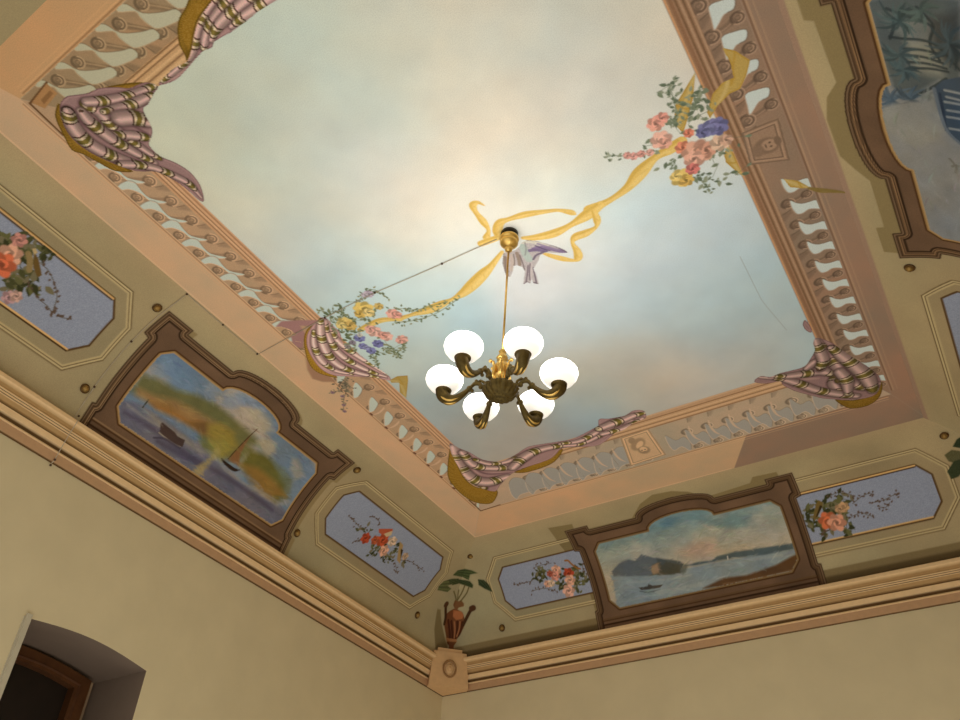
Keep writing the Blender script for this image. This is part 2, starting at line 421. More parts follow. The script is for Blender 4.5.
# painted shadows that belong to the trompe l'oeil frames
cvB.poly([(-2.671,0.939),(-2.476,0.919),(-2.487,0.842),(-2.023,0.837),(-1.916,0.938),(-1.801,0.989),(-1.66,0.978),(-1.55,0.936),(-1.443,0.853),(-1.122,0.875),(-1.089,0.918),(-0.926,0.909),(-0.924,0.863),(-0.981,0.258),(-1.713,0.202),(-2.358,0.111),(-2.528,0.083),(-2.559,0.45),(-2.652,0.763)], (140, 122, 82), id_=-1)
cvR.poly([(1.55, .925), (2.036, .951), (2.134, .951), (2.150, .915), (2.47, .905), (2.54, .962), (2.66, .992), (2.887, .989), (2.99, .94), (3.068, .897), (3.39, .900), (3.392, .938), (3.575, .937), (3.591, .874), (3.60, .70), (3.45, .3), (2.0, .3), (1.7, .6)], (144, 126, 86), id_=-1)
cvR.poly([(-.6, .997), (5.9, 1.001), (5.9, 1.1), (-.6, 1.1)], (164, 134, 112), id_=-1)
cvL.poly(offset_poly(frame_poly(2.945), .035, -.004), (150, 130, 90), id_=-1)
# panels: (canvas, outer octagon, field octagon)
PAN = {'L1': ('L', octo(.60, 2.010, .253, .826, .15), octo(.65+.04, 1.891, .362, .725, .075)),
       'L2': ('L', octo(3.862, 5.315, .253, .826, .15), octo(3.970, 5.213, .357, .725, .075)),
       'B1': ('B', octo(-3.375, -2.0, .262, .806, .15), octo(-3.262, -2.2, .352, .692, .072)),
       'B2': ('B', octo(-1.3, .095, .252, .816, .15), octo(-1.2, -.022, .345, .697, .075)),
       'R1': ('R', octo(3.79, 5.29, .253, .826, .15), octo(3.885, 5.17, .357, .725, .075)),
       'R2': ('R', octo(.25, 1.74, .253, .826, .15), octo(.36, 1.65, .357, .725, .075))}
for k, (side, o8, f8) in PAN.items():
    cv = COVES[side][0]
    idm, idf = new_id(), new_id(); IDS[k] = [idm, idf]
    w, X, Y = cv.win(o8, .01); d = cv.sd(o8, X, Y); cv.put(w, np.clip(d/CC+.5, 0, 1), cv.rgb[w]*0.93, idm)
    lt = [(-.002, .004, OLD), (.004, .014, OLL), (.014, .019, OLD), (.019, .030, (196, 176, 130))]
    cv.bands(o8, lt)
    flower_field(cv, f8, idf)
    if side == 'L' and k == 'L1' or k in ('B2',):
        for yy in (f8[4][1], f8[0][1]): cv.stroke([(f8[5][0], yy), (f8[4][0], yy)], .011, (228, 184, 118))
        for yy, sg in ((f8[4][1], 1), (f8[0][1], -1)): cv.stroke([(f8[5][0], yy-.010), (f8[4][0], yy-.010)], .008, (70, 46, 24))
# ---- flower sprays
GRN = [(78, 78, 46), (104, 102, 62), (58, 60, 34), (120, 112, 84)]
def spray(k, side, blooms, leaves, tips, ext=(), n=46, spread=.022, L=.034):
    n = int(n*1.7); L *= 1.15; blooms = [(p, r*1.2, c) for p, r, c in blooms]
    cv = COVES[side][0]; idf = IDS[k][1]; il = new_id(); IDS[k].append(('foliage', il))
    clip = [idf, il]
    cv.foliage(leaves, n, spread, GRN, il, L=L, clip=clip)
    for t in tips:
        cv.stroke(t, .004, (84, 72, 50), .8, clip=clip, id_=-1)
        for p in cr(t, 4): cv.leaf((p[0]+rnd.gauss(0, .006), p[1]+rnd.gauss(0, .008)), .018, .011, rnd.random()*6, (96, 76, 62), id_=il, clip=clip)
    for p, r, c in blooms:
        i = new_id(); IDS[k].append(('flower', i)); cv.flower(p, r, c, i, clip=clip+[i]+[q[1] for q in IDS[k][2:]])
PKc, ORc, WHc, REDc = (222, 168, 140), (214, 112, 76), (220, 190, 160), (176, 72, 44)
spray('L1', 'L', [(p, r, c) for p, r, c in zip([(1.286,0.577),(1.267,0.664),(1.291,0.514),(1.419,0.404),(1.443,0.431)], (.050, .032, .055, .03, .026), (PKc, (200, 140, 126), ORc, (190, 150, 150), (205, 165, 150)))],
      [(1.228,0.603),(1.253,0.625),(1.326,0.639),(1.377,0.694),(1.331,0.531),(1.358,0.562),(1.343,0.49),(1.435,0.533),(1.397,0.469),(1.421,0.505),(1.469,0.502)], [[(1.415,0.638),(1.476,0.63),(1.547,0.593),(1.598,0.548),(1.633,0.472)], [(1.439,0.52),(1.526,0.489),(1.593,0.483),(1.633,0.472),(1.635,0.49)], [(1.661,0.473),(1.69,0.482),(1.731,0.501)]], n=70, spread=.024, L=.045)
for q in ([(1.35,0.669),(1.402,0.644),(1.465,0.593),(1.458,0.57),(1.408,0.597)], ): cvL.poly(q, (110, 86, 44), id_=IDS['L1'][2][1])
cvL.poly([(1.339,0.668),(1.349,0.682),(1.371,0.671),(1.369,0.651)], (196, 170, 120), id_=IDS['L1'][2][1]); cvL.stroke([(1.344,0.637),(1.371,0.617),(1.403,0.575)], .03, (150, 128, 84), clip=[IDS['L1'][1], IDS['L1'][2][1]])
spray('L2', 'L', [(p, r, c) for p, r, c in zip([(4.383,0.493),(4.53,0.555),(4.605,0.498),(4.618,0.591),(4.821,0.559),(4.469,0.522)], (.036, .045, .038, .034, .026, .030), (REDc, (190, 84, 50), PKc, WHc, (190, 160, 130), (180, 90, 56)))],
      [(4.37,0.558),(4.524,0.484),(4.532,0.445),(4.656,0.463),(4.699,0.485),(4.696,0.551),(4.682,0.579),(4.321,0.532),(4.555,0.5),(4.839,0.51)], [[(4.127,0.546),(4.186,0.546),(4.26,0.532),(4.331,0.537)], [(4.41,0.634),(4.354,0.655),(4.283,0.637)], [(4.801,0.514),(4.897,0.551),(4.996,0.555),(5.066,0.555)], [(4.305,0.426),(4.338,0.454),(4.368,0.485)], [(4.773,0.477),(4.821,0.445),(4.854,0.428)]], n=50, spread=.02, L=.03)
cvL.poly([(4.429,0.603),(4.534,0.665),(4.551,0.65),(4.498,0.584),(4.453,0.582)], (186, 90, 60), id_=IDS['L2'][3][1]); cvL.poly([(4.5,0.596),(4.547,0.654),(4.567,0.622),(4.54,0.589)], (206, 180, 140), id_=IDS['L2'][3][1])
cvL.poly([(4.678,0.625),(4.729,0.617),(4.825,0.491),(4.774,0.5)], (170, 140, 92), id_=IDS['L2'][2][1]); cvL.poly([(4.734,0.584),(4.763,0.587),(4.799,0.524)], (60, 44, 22), id_=IDS['L2'][2][1])
spray('B1', 'B', [(p, r, c) for p, r, c in zip([(-2.763,0.574),(-2.788,0.534),(-2.671,0.528),(-2.678,0.475),(-2.714,0.399),(-2.871,0.486),(-2.836,0.484),(-2.824,0.557)], (.034, .034, .036, .036, .042, .024, .024, .022), (PKc, (220, 150, 130), REDc, PKc, (224, 172, 150), PKc, WHc, (170, 90, 70)))],
      [(-2.931,0.581),(-2.886,0.581),(-2.905,0.544),(-2.739,0.548),(-2.755,0.472),(-2.741,0.449),(-2.649,0.401),(-2.628,0.465),(-2.573,0.472),(-2.559,0.45),(-2.596,0.527)], [[(-3.154,0.541),(-3.104,0.536),(-3.054,0.535),(-2.998,0.534)], [(-3.024,0.458),(-2.945,0.462),(-2.873,0.447),(-2.807,0.413)], [(-2.937,0.635),(-2.846,0.64),(-2.782,0.636)], [(-2.537,0.574),(-2.547,0.516),(-2.513,0.46),(-2.515,0.421)]], n=60, spread=.020, L=.034)
cvB.stroke([(-2.665,0.629),(-2.641,0.624),(-2.625,0.594),(-2.596,0.557),(-2.57,0.541)], .014, (150, 96, 44), clip=[IDS['B1'][1], IDS['B1'][2][1]], id_=IDS['B1'][2][1])
spray('B2', 'B', [(p, r, c) for p, r, c in zip([(-0.723,0.472),(-0.673,0.447),(-0.598,0.537),(-0.625,0.531)], (.052, .050, .030, .028), ((206, 112, 72), (216, 152, 122), (200, 160, 116), (190, 150, 110)))],
      [(-0.823,0.563),(-0.843,0.541),(-0.822,0.491),(-0.831,0.45),(-0.686,0.546),(-0.716,0.581),(-0.666,0.532),(-0.611,0.475),(-0.621,0.417),(-0.632,0.385),(-0.739,0.41),(-0.588,0.593),(-0.632,0.559)], [[(-0.583,0.459),(-0.547,0.468),(-0.505,0.475),(-0.472,0.449),(-0.445,0.434)], [(-0.538,0.544),(-0.48,0.573),(-0.427,0.586),(-0.398,0.578)], [(-0.416,0.522),(-0.37,0.519),(-0.328,0.525),(-0.259,0.542),(-0.245,0.538)], [(-0.395,0.49),(-0.353,0.471),(-0.314,0.496)], [(-0.799,0.381),(-0.768,0.4),(-0.732,0.408)], [(-0.676,0.625),(-0.613,0.64),(-0.547,0.618),(-0.507,0.589)]], n=70, spread=.021, L=.04)
cvB.poly([(-0.736,0.623),(-0.718,0.6),(-0.727,0.575),(-0.783,0.508),(-0.81,0.489),(-0.807,0.523),(-0.76,0.601)], (120, 98, 50), id_=IDS['B2'][2][1]); cvB.poly([(-0.739,0.587),(-0.728,0.575),(-0.78,0.517),(-0.794,0.511)], (52, 40, 20), id_=IDS['B2'][2][1])
spray('R1', 'R', [((4.5, .54), .05, PKc), ((4.6, .5), .045, ORc)], [(4.4, .5), (4.6, .6), (4.5, .45)], [[(4.2, .5), (4.1, .55), (4.05, .5)]])
spray('R2', 'R', [((1.0, .54), .05, PKc), ((1.1, .5), .045, ORc)], [(1.0, .5), (1.1, .6), (.9, .45)], [[(.8, .5), (.7, .55), (.6, .5)]])

# ---- the three painted pictures with painted frames
BR = (112, 86, 64)
def frame(side, c, lt, key):
    cv = COVES[side][0]; P = frame_poly(c, .088 if side == 'R' else .100); i1, i2 = new_id(), new_id()
    w, X, Y = cv.win(P, .01); n = fbm(X.shape[0], X.shape[1], 6, 5, seed=int(abs(c*100)))[..., None]
    cv.put(w, np.clip(cv.sd(P, X, Y)/CC+.5, 0, 1), np.array(BR)*(.82+.36*n), i1)
    cv.bands(P, [(0, .007, (62, 44, 28)), (.007, .015, (124, 100, 74)), (.015, .021, (60, 42, 26)), (.021, .027, (98, 74, 50)), (.027, .033, lt), (.033, .039, (72, 52, 34)), (.039, .043, lt), (.043, .054, (50, 34, 20))], clip=i1)
    cv.stroke([(c-.80, .125), (c+.80, .125)], .008, (74, 48, 24), clip=i1); cv.stroke([(c-.79, .137), (c+.79, .137)], .007, lt, clip=i1)
    cv.stroke([(c-.80, .096), (c+.80, .096)], .012, (58, 38, 20), clip=i1)
    Q = open_poly(c, 0.0, .070 if side == 'R' else .088)
    w, X, Y = cv.win(Q, .03); d = cv.sd(Q, X, Y)
    cv.put(w, np.clip((d+.022)/CC+.5, 0, 1), (78, 50, 26), -1)
    cv.put(w, np.clip((d+.012)/CC+.5, 0, 1), (176, 140, 88) if side != 'B' else (132, 106, 68), -1)
    cv.put(w, np.clip(d/CC+.5, 0, 1), (150, 160, 165), i2)
    IDS[key] = (i1, i2)
    return cv, i2
LTm = (160, 128, 92)
# left: sunset bay with boats
cv, ip = frame('L', 2.945, LTm, 'PL'); R_ = dict(clip=ip, id_=-1)
w, X, Y = cv.win(open_poly(2.945), .01); n = fbm(X.shape[0], X.shape[1], 5, 6, seed=5)[..., None]; n2 = fbm(X.shape[0], X.shape[1], 9, 5, seed=6)[..., None]
base = np.array([126, 150, 176])*(1-n*0)+0
base = np.where(n > .52, np.array([196, 180, 164]), base); base = np.array([118, 146, 176])*(1-np.clip((n-.42)*5, 0, 1))+np.array([200, 182, 162])*np.clip((n-.42)*5, 0, 1)
cv.put(w, np.ones(X.shape), base, -1, clip=ip)
def wash(P, col, soft=.02, a=1.0, cv=None, clip=None, nz=0): (cv or globals()['cv']).poly(P, col, a, id_=-1, clip=clip if clip is not None else ip, soft=soft, noise=nz)
wash([(2.232,0.648),(2.298,0.701),(2.549,0.672),(2.522,0.572),(2.332,0.541)], (116, 152, 190), .03, .9)
wash([(2.736,0.678),(2.795,0.759),(2.882,0.773),(2.867,0.691),(2.829,0.641),(2.747,0.613)], (150, 170, 195), .02, .8)
wash([(2.784,0.738),(2.856,0.775),(2.933,0.779),(3.006,0.766),(2.937,0.722),(2.861,0.708)], (118, 150, 192), .02, .8)
wash([(2.899,0.693),(2.974,0.752),(3.088,0.735),(3.17,0.693),(3.102,0.655),(3.028,0.625)], (204, 190, 160), .02, .8)
wash([(2.24,0.493),(2.347,0.524),(2.473,0.537),(2.593,0.584),(2.765,0.606),(3.046,0.595),(3.179,0.58),(3.033,0.487),(2.715,0.475),(2.247,0.374)], (126, 124, 66), .02)
wash([(2.634,0.564),(2.733,0.594),(2.883,0.587),(3.009,0.55),(3.144,0.517),(3.111,0.4),(2.837,0.33)], (134, 132, 66), .02)
wash([(3.13,0.508),(3.258,0.548),(3.381,0.523),(3.524,0.506),(3.583,0.4),(3.527,0.331),(3.302,0.368),(3.137,0.396)], (124, 118, 40), .02)
wash([(3.347,0.532),(3.435,0.545),(3.546,0.509),(3.6,0.409),(3.551,0.363),(3.507,0.456)], (122, 138, 116), .02, .8)
wash([(2.269,0.415),(2.37,0.43),(2.502,0.483),(2.646,0.505),(2.782,0.519),(2.883,0.527),(2.836,0.459),(2.588,0.429),(2.408,0.384),(2.291,0.377)], (186, 138, 72), .02)
wash([(2.382,0.393),(2.507,0.431),(2.656,0.446),(2.771,0.483),(2.872,0.491),(2.916,0.443),(2.767,0.415),(2.59,0.403),(2.441,0.379)], (196, 122, 40), .018)
wash([(2.64,0.417),(2.766,0.489),(2.819,0.429),(2.762,0.421)], (160, 108, 44), .008)
wash([(2.771,0.483),(2.834,0.534),(2.948,0.53),(3.045,0.475),(2.937,0.418),(2.819,0.429)], (196, 164, 44), .02, .9)
wash([(2.847,0.409),(2.968,0.484),(3.026,0.444),(3.002,0.355),(2.897,0.375)], (190, 168, 52), .02, .9)
wash([(3.131,0.403),(3.256,0.447),(3.432,0.442),(3.577,0.406),(3.454,0.329),(3.269,0.35)], (184, 128, 40), .02, .9)
# water
wash([(2.241,0.31),(2.358,0.351),(2.529,0.356),(2.713,0.354),(2.859,0.343),(3.014,0.325),(3.183,0.311),(3.659,0.324),(3.626,0.196),(3.076,0.146),(2.551,0.163),(2.265,0.175)], (122, 118, 138), .012)
wash([(2.356,0.342),(2.48,0.342),(2.62,0.342),(2.784,0.343),(2.89,0.344),(2.875,0.308),(2.685,0.311),(2.49,0.305)], (168, 158, 140), .012, .8)
for q in ([(2.296,0.26),(2.494,0.273),(2.721,0.262),(2.883,0.268)], [(2.564,0.23),(2.715,0.241),(2.844,0.263),(2.922,0.273)], [(2.962,0.278),(3.155,0.287),(3.39,0.286),(3.54,0.281)], [(2.74,0.264),(2.853,0.251),(2.904,0.254)]):
    cv.stroke(q, .030, (92, 82, 106), .75, soft=.01, **R_)
for q in ([(3.065,0.318),(3.247,0.319),(3.444,0.343),(3.554,0.345)], [(3.169,0.358),(3.302,0.368),(3.388,0.35)], [(2.283,0.303),(2.387,0.301),(2.519,0.305)]):
    cv.stroke(q, .012, (168, 160, 150), .7, soft=.005, **R_)
cv.stroke([(2.942,0.374),(2.928,0.294),(2.899,0.216)], [.05, .04, .06], (206, 176, 88), .75, soft=.012, **R_)
cv.poly([(2.517,0.326),(2.525,0.336),(2.629,0.33),(2.657,0.32),(2.713,0.327),(2.724,0.286),(2.675,0.269),(2.57,0.276),(2.54,0.284)], (84, 62, 58), id_=-1, clip=ip)
cv.stroke([(2.541,0.276),(2.633,0.271),(2.71,0.277)], .007, (176, 160, 130), **R_); cv.stroke([(2.53,0.235),(2.597,0.266),(2.714,0.271)], .012, (76, 66, 88), .8, **R_)
cv.stroke([(2.997,0.361),(3.047,0.353),(3.117,0.352),(3.154,0.369)], [.008, .02, .022, .01], (54, 34, 24), **R_)
cv.poly([(3.043,0.379),(3.052,0.479),(3.058,0.583),(3.064,0.577),(3.093,0.446),(3.134,0.385)], (168, 98, 52), id_=-1, clip=ip, alpha=.8, soft=.004)
cv.stroke([(3.038,0.385),(3.049,0.482),(3.068,0.642)], .006, (84, 50, 26), **R_)
cv.stroke([(2.367,0.34),(2.368,0.393)], .008, (74, 70, 50), **R_)
wash([(3.124,0.575),(3.176,0.642),(3.252,0.639),(3.29,0.59),(3.27,0.536),(3.183,0.552)], (206, 188, 150), .015, .8)
wash([(3.421,0.633),(3.473,0.645),(3.601,0.584),(3.556,0.525),(3.473,0.558)], (196, 180, 148), .015, .7)
# back: island seascape
cv, ip = frame('B', -1.698, (104, 78, 48), 'PB'); R_ = dict(clip=ip, id_=-1)
w, X, Y = cv.win(open_poly(-1.698), .01); n = fbm(X.shape[0], X.shape[1], 6, 6, seed=15)[..., None]; g = np.clip((Y[..., None]-.42)/.3, 0, 1)
base = np.array([196, 180, 150])*(1-g)+np.array([124, 160, 160])*g
t = np.clip((n-.47)*6, 0, 1)*.55; base = base*(1-t)+np.array([200, 192, 172])*t
cv.put(w, np.ones(X.shape), base, -1, clip=ip)
wash([(-1.611,0.742),(-1.514,0.702),(-1.417,0.662),(-1.308,0.66),(-1.209,0.634),(-1.259,0.559),(-1.42,0.586),(-1.584,0.68)], (108, 152, 156), .02, .7)
wash([(-1.845,0.733),(-1.739,0.757),(-1.687,0.742),(-1.782,0.695),(-1.842,0.69)], (96, 140, 160), .015, .8)
wash([(-1.653,0.541),(-1.504,0.528),(-1.511,0.443),(-1.611,0.402),(-1.728,0.449),(-1.805,0.489)], (214, 170, 136), .03, .8)
wash([(-2.335,0.365),(-2.352,0.444),(-1.823,0.35),(-1.891,0.095),(-2.323,0.177)], (138, 154, 156), .004)
wash([(-2.336,0.428),(-2.044,0.384),(-1.732,0.369),(-1.493,0.365),(-1.242,0.358),(-0.897,0.356),(-0.973,0.103),(-1.289,0.048),(-2.377,0.09)], (142, 160, 164), .006)
wash([(-2.328,0.468),(-2.295,0.49),(-2.257,0.511),(-2.175,0.529),(-2.128,0.503),(-2.065,0.54),(-2.031,0.525),(-1.99,0.499),(-1.894,0.463),(-1.799,0.428),(-1.772,0.394),(-1.818,0.368),(-1.929,0.354),(-2.069,0.379),(-2.201,0.403),(-2.326,0.429)], (104, 112, 116), .004)
wash([(-2.012,0.447),(-1.955,0.458),(-1.934,0.43),(-1.898,0.45),(-1.807,0.402),(-1.823,0.35),(-1.976,0.36),(-2.03,0.376)], (110, 98, 70), .004)
wash([(-2.015,0.438),(-1.956,0.455),(-1.946,0.423),(-1.978,0.383),(-2.021,0.374),(-2.031,0.404)], (176, 138, 96), .004)
wash([(-1.963,0.491),(-1.822,0.438),(-1.748,0.389),(-1.784,0.344),(-1.896,0.346),(-1.972,0.394)], (74, 78, 66), .006, .6)
wash([(-1.77,0.39),(-1.657,0.395),(-1.574,0.383),(-1.524,0.404),(-1.394,0.407),(-1.189,0.392),(-0.99,0.377),(-1.002,0.339),(-1.205,0.343),(-1.407,0.367),(-1.577,0.373),(-1.707,0.376)], (82, 102, 108), .004)
for q in ([(-2.237,0.363),(-1.969,0.329),(-1.748,0.315)], [(-2.248,0.236),(-2.039,0.237),(-1.705,0.233),(-1.359,0.244)], [(-1.63,0.342),(-1.376,0.329),(-1.09,0.318)], [(-2.034,0.257),(-1.767,0.246),(-1.524,0.258)]):
    cv.stroke(q, .012, (170, 178, 172), .6, soft=.006, **R_)
wash([(-1.689,0.209),(-1.527,0.248),(-1.362,0.234),(-1.148,0.26),(-0.983,0.305),(-0.953,0.238),(-1.045,0.198),(-1.252,0.181),(-1.46,0.183)], (112, 72, 36), .006)
wash([(-1.538,0.209),(-1.247,0.2),(-1.042,0.207),(-1.127,0.191),(-1.372,0.195)], (164, 122, 74), .006, .9)
cv.poly([(-2.159,0.31),(-2.09,0.305),(-2.076,0.321),(-2.052,0.302),(-1.97,0.294),(-1.999,0.278),(-2.077,0.28),(-2.144,0.289)], (86, 76, 64), id_=-1, clip=ip)
cv.stroke([(-2.156,0.282),(-2.082,0.262),(-2.003,0.265)], .008, (96, 104, 104), .8, **R_)
cv.stroke([(-1.455,0.388),(-1.458,0.369)], .008, (220, 215, 200), **R_)
# right: palms by a blue garden terrace
cv, ip = frame('R', 2.766, (150, 116, 80), 'PR'); R_ = dict(clip=ip, id_=-1)
w, X, Y = cv.win(open_poly(2.766, 0, .07), .01); n = fbm(X.shape[0], X.shape[1], 4, 6, seed=25)[..., None]
cv.put(w, np.ones(X.shape), np.array([158, 160, 156])*(1-n*.35)+np.array([120, 132, 156])*n*.35+6, -1, clip=ip)
wash([(2.1,0.699),(2.072,0.315),(2.669,0.426),(2.682,0.474),(2.542,0.477),(2.474,0.479),(2.561,0.595),(2.565,0.652),(2.53,0.687),(2.442,0.696),(2.298,0.698)], (100, 112, 112), .012)
wash([(2.165,0.662),(2.174,0.611),(2.185,0.519),(2.193,0.41),(2.288,0.436),(2.337,0.55),(2.245,0.626)], (140, 146, 138), .02, .8)
wash([(2.283,0.58),(2.303,0.431),(2.366,0.429),(2.454,0.46),(2.455,0.574),(2.365,0.597)], (172, 170, 146), .02, .8)
wash([(2.179,0.463),(2.116,0.323),(2.401,0.378),(2.369,0.444),(2.295,0.472)], (74, 78, 78), .02, .8)
for q in ([(2.143,0.631),(2.173,0.571),(2.191,0.506),(2.215,0.456)], [(2.276,0.647),(2.284,0.594),(2.285,0.512),(2.307,0.453),(2.401,0.378)], [(2.19,0.614),(2.237,0.624),(2.284,0.648)], [(2.366,0.611),(2.367,0.528),(2.385,0.447)], [(2.399,0.604),(2.398,0.521),(2.408,0.437)], [(2.432,0.597),(2.422,0.511),(2.423,0.433)], [(2.591,0.622),(2.56,0.581),(2.515,0.515),(2.459,0.447)], [(2.332,0.604),(2.333,0.522),(2.344,0.439)], [(2.132,0.508),(2.173,0.475),(2.215,0.456),(2.297,0.486),(2.372,0.459)]):
    cv.stroke(q, .013, (58, 70, 72), .85, **R_)
for base_, rr, colp, nn in ((((2.602,0.702)), .11, (78, 104, 128), 26), (((2.6,0.624)), .09, (74, 98, 118), 22), (((2.442,0.627)), .08, (70, 96, 104), 20), (((2.205,0.591)), .11, (72, 94, 92), 22), (((2.366,0.625)), .09, (76, 100, 104), 20), (((2.281,0.399)), .13, (64, 84, 92), 24), (((2.146,0.497)), .1, (84, 106, 100), 20), (((2.562,0.539)), .05, (130, 140, 134), 12)):
    for k in range(nn):
        a = rnd.random()*2*PI; r = rr*(.5+.6*rnd.random())
        cv.stroke([base_, (base_[0]+r*.5*math.cos(a), base_[1]+r*.5*math.sin(a)), (base_[0]+r*math.cos(a+.25), base_[1]+r*math.sin(a+.25))], [.008, .014, .004], np.array(colp)*(.8+.5*rnd.random()), .8, **R_)
wash([(2.636,0.75),(2.621,0.705),(2.59,0.544),(2.551,0.522),(2.672,0.509),(2.765,0.511),(2.889,0.659),(2.746,0.787)], (164, 166, 160), .01)
cv.poly([(2.524,0.517),(2.471,0.464),(2.435,0.384),(2.482,0.286),(2.904,0.359),(2.805,0.45),(2.775,0.475),(2.744,0.5),(2.672,0.509)], (70, 92, 116), id_=-1, clip=ip)
for k in range(7):
    q = ([(2.522,0.466),(2.522,0.4)], [(2.556,0.465),(2.558,0.407)], [(2.585,0.478),(2.581,0.411)], [(2.629,0.475),(2.624,0.418)], [(2.666,0.482),(2.661,0.425)], [(2.73,0.482),(2.726,0.437)], [(2.545,0.492),(2.744,0.5)])[k]
    cv.stroke(q, .013, (176, 182, 180) if k < 6 else (50, 66, 90), .85, **R_)
cv.stroke([(2.523,0.513),(2.672,0.509),(2.752,0.494),(2.805,0.45)], .016, (118, 134, 150), **R_)
for q in ([(2.913,0.515),(2.944,0.492),(2.946,0.475)], [(2.957,0.511),(2.944,0.492),(2.991,0.5)]): cv.stroke(q, .012, (128, 128, 116), .8, **R_)

# ---- urn with palm painted across the corner
def both(P2, f):
    f(cvL, P2[0]); f(cvB, P2[1])
iu, ih, il2 = new_id(), new_id(), new_id()
both(([(5.462,0.381),(5.501,0.389),(5.589,0.306),(5.698,0.223),(5.784,0.167),(5.722,0.118),(5.633,0.111),(5.536,0.232)],[(-3.898,0.491),(-3.871,0.477),(-3.895,0.369),(-3.891,0.25),(-3.876,0.165),(-3.939,0.151),(-3.995,0.185),(-3.977,0.333)]), lambda c, P: c.poly(P, (128, 112, 76), id_=-1, soft=.004))
both(([(5.733,0.219),(5.662,0.277),(5.609,0.321),(5.58,0.375),(5.603,0.42),(5.633,0.457),(5.677,0.47),(5.752,0.474),(5.807,0.45),(5.847,0.42),(5.866,0.381),(5.866,0.313),(5.847,0.262),(5.859,0.245),(5.844,0.212),(5.858,0.191),(5.796,0.168),(5.785,0.19),(5.748,0.198)],[(-3.875,0.231),(-3.877,0.311),(-3.874,0.372),(-3.844,0.428),(-3.794,0.45),(-3.748,0.461),(-3.715,0.45),(-3.677,0.416),(-3.672,0.374),(-3.676,0.335),(-3.697,0.299),(-3.744,0.248),(-3.786,0.215),(-3.79,0.196),(-3.817,0.176),(-3.821,0.152),(-3.869,0.16),(-3.862,0.184),(-3.879,0.207)]), lambda c, P: c.poly(P, (116, 70, 40), id_=iu))
both(([(5.789,0.165),(5.882,0.2),(5.917,0.191),(5.797,0.153)],[(-3.874,0.161),(-3.804,0.149),(-3.789,0.127),(-3.877,0.147)]), lambda c, P: c.poly(P, (150, 104, 64), id_=iu))
both(([(5.635,0.446),(5.73,0.476),(5.783,0.463),(5.795,0.433),(5.734,0.395),(5.672,0.403)],[(-3.757,0.453),(-3.686,0.428),(-3.672,0.395),(-3.692,0.368),(-3.752,0.369),(-3.776,0.405)]), lambda c, P: c.poly(P, (176, 108, 66), id_=iu, soft=.003))
for q in (([(5.644,0.357),(5.713,0.297),(5.759,0.25)],[(-3.827,0.383),(-3.835,0.304),(-3.841,0.245)]), ([(5.686,0.364),(5.747,0.311),(5.792,0.263)],[(-3.801,0.368),(-3.808,0.299),(-3.816,0.24)]), ([(5.76,0.389),(5.806,0.334),(5.827,0.276)],[(-3.744,0.353),(-3.762,0.29),(-3.789,0.236)]), ([(5.819,0.408),(5.845,0.361),(5.85,0.296)],[(-3.699,0.339),(-3.722,0.293),(-3.763,0.241)])):
    both(q, lambda c, P: c.stroke(P, .022, (76, 40, 22), clip=iu))
for q in (([(5.725,0.374),(5.779,0.323),(5.811,0.27)],[(-3.773,0.358),(-3.783,0.294),(-3.8,0.238)]), ([(5.787,0.4),(5.823,0.352),(5.835,0.29)],[(-3.721,0.348),(-3.74,0.297),(-3.775,0.243)])):
    both(q, lambda c, P: c.stroke(P, .014, (160, 104, 66), clip=iu))
both(([(5.602,0.478),(5.586,0.519),(5.633,0.529),(5.65,0.549),(5.705,0.538),(5.721,0.52),(5.678,0.488),(5.675,0.463),(5.651,0.458)],[(-3.744,0.492),(-3.712,0.528),(-3.682,0.511),(-3.656,0.516),(-3.641,0.482),(-3.65,0.463),(-3.699,0.462),(-3.722,0.446),(-3.738,0.454)]), lambda c, P: c.poly(P, (124, 84, 50), id_=iu))
both(([(5.706,0.23),(5.739,0.21),(5.864,0.252),(5.847,0.267)],[(-3.883,0.252),(-3.876,0.221),(-3.783,0.2),(-3.783,0.22)]), lambda c, P: c.poly(P, (170, 118, 74), id_=iu))
for q in (([(5.527,0.444),(5.555,0.411),(5.601,0.362),(5.622,0.315)],[(-3.809,0.505),(-3.826,0.466),(-3.845,0.407),(-3.87,0.361)]), ([(5.824,0.549),(5.826,0.507),(5.838,0.439),(5.843,0.395)],[(-3.578,0.433),(-3.615,0.404),(-3.666,0.353),(-3.698,0.319)])):
    both(q, lambda c, P: c.stroke(P, .026, (70, 44, 24), id_=ih))
for q in (([(5.527,0.444),(5.526,0.453)],[(-3.809,0.505),(-3.801,0.512)]), ([(5.821,0.542),(5.834,0.558)],[(-3.587,0.43),(-3.566,0.434)])):
    both(q, lambda c, P: c.stroke(P, .045, (82, 52, 30), id_=ih, smooth=False))
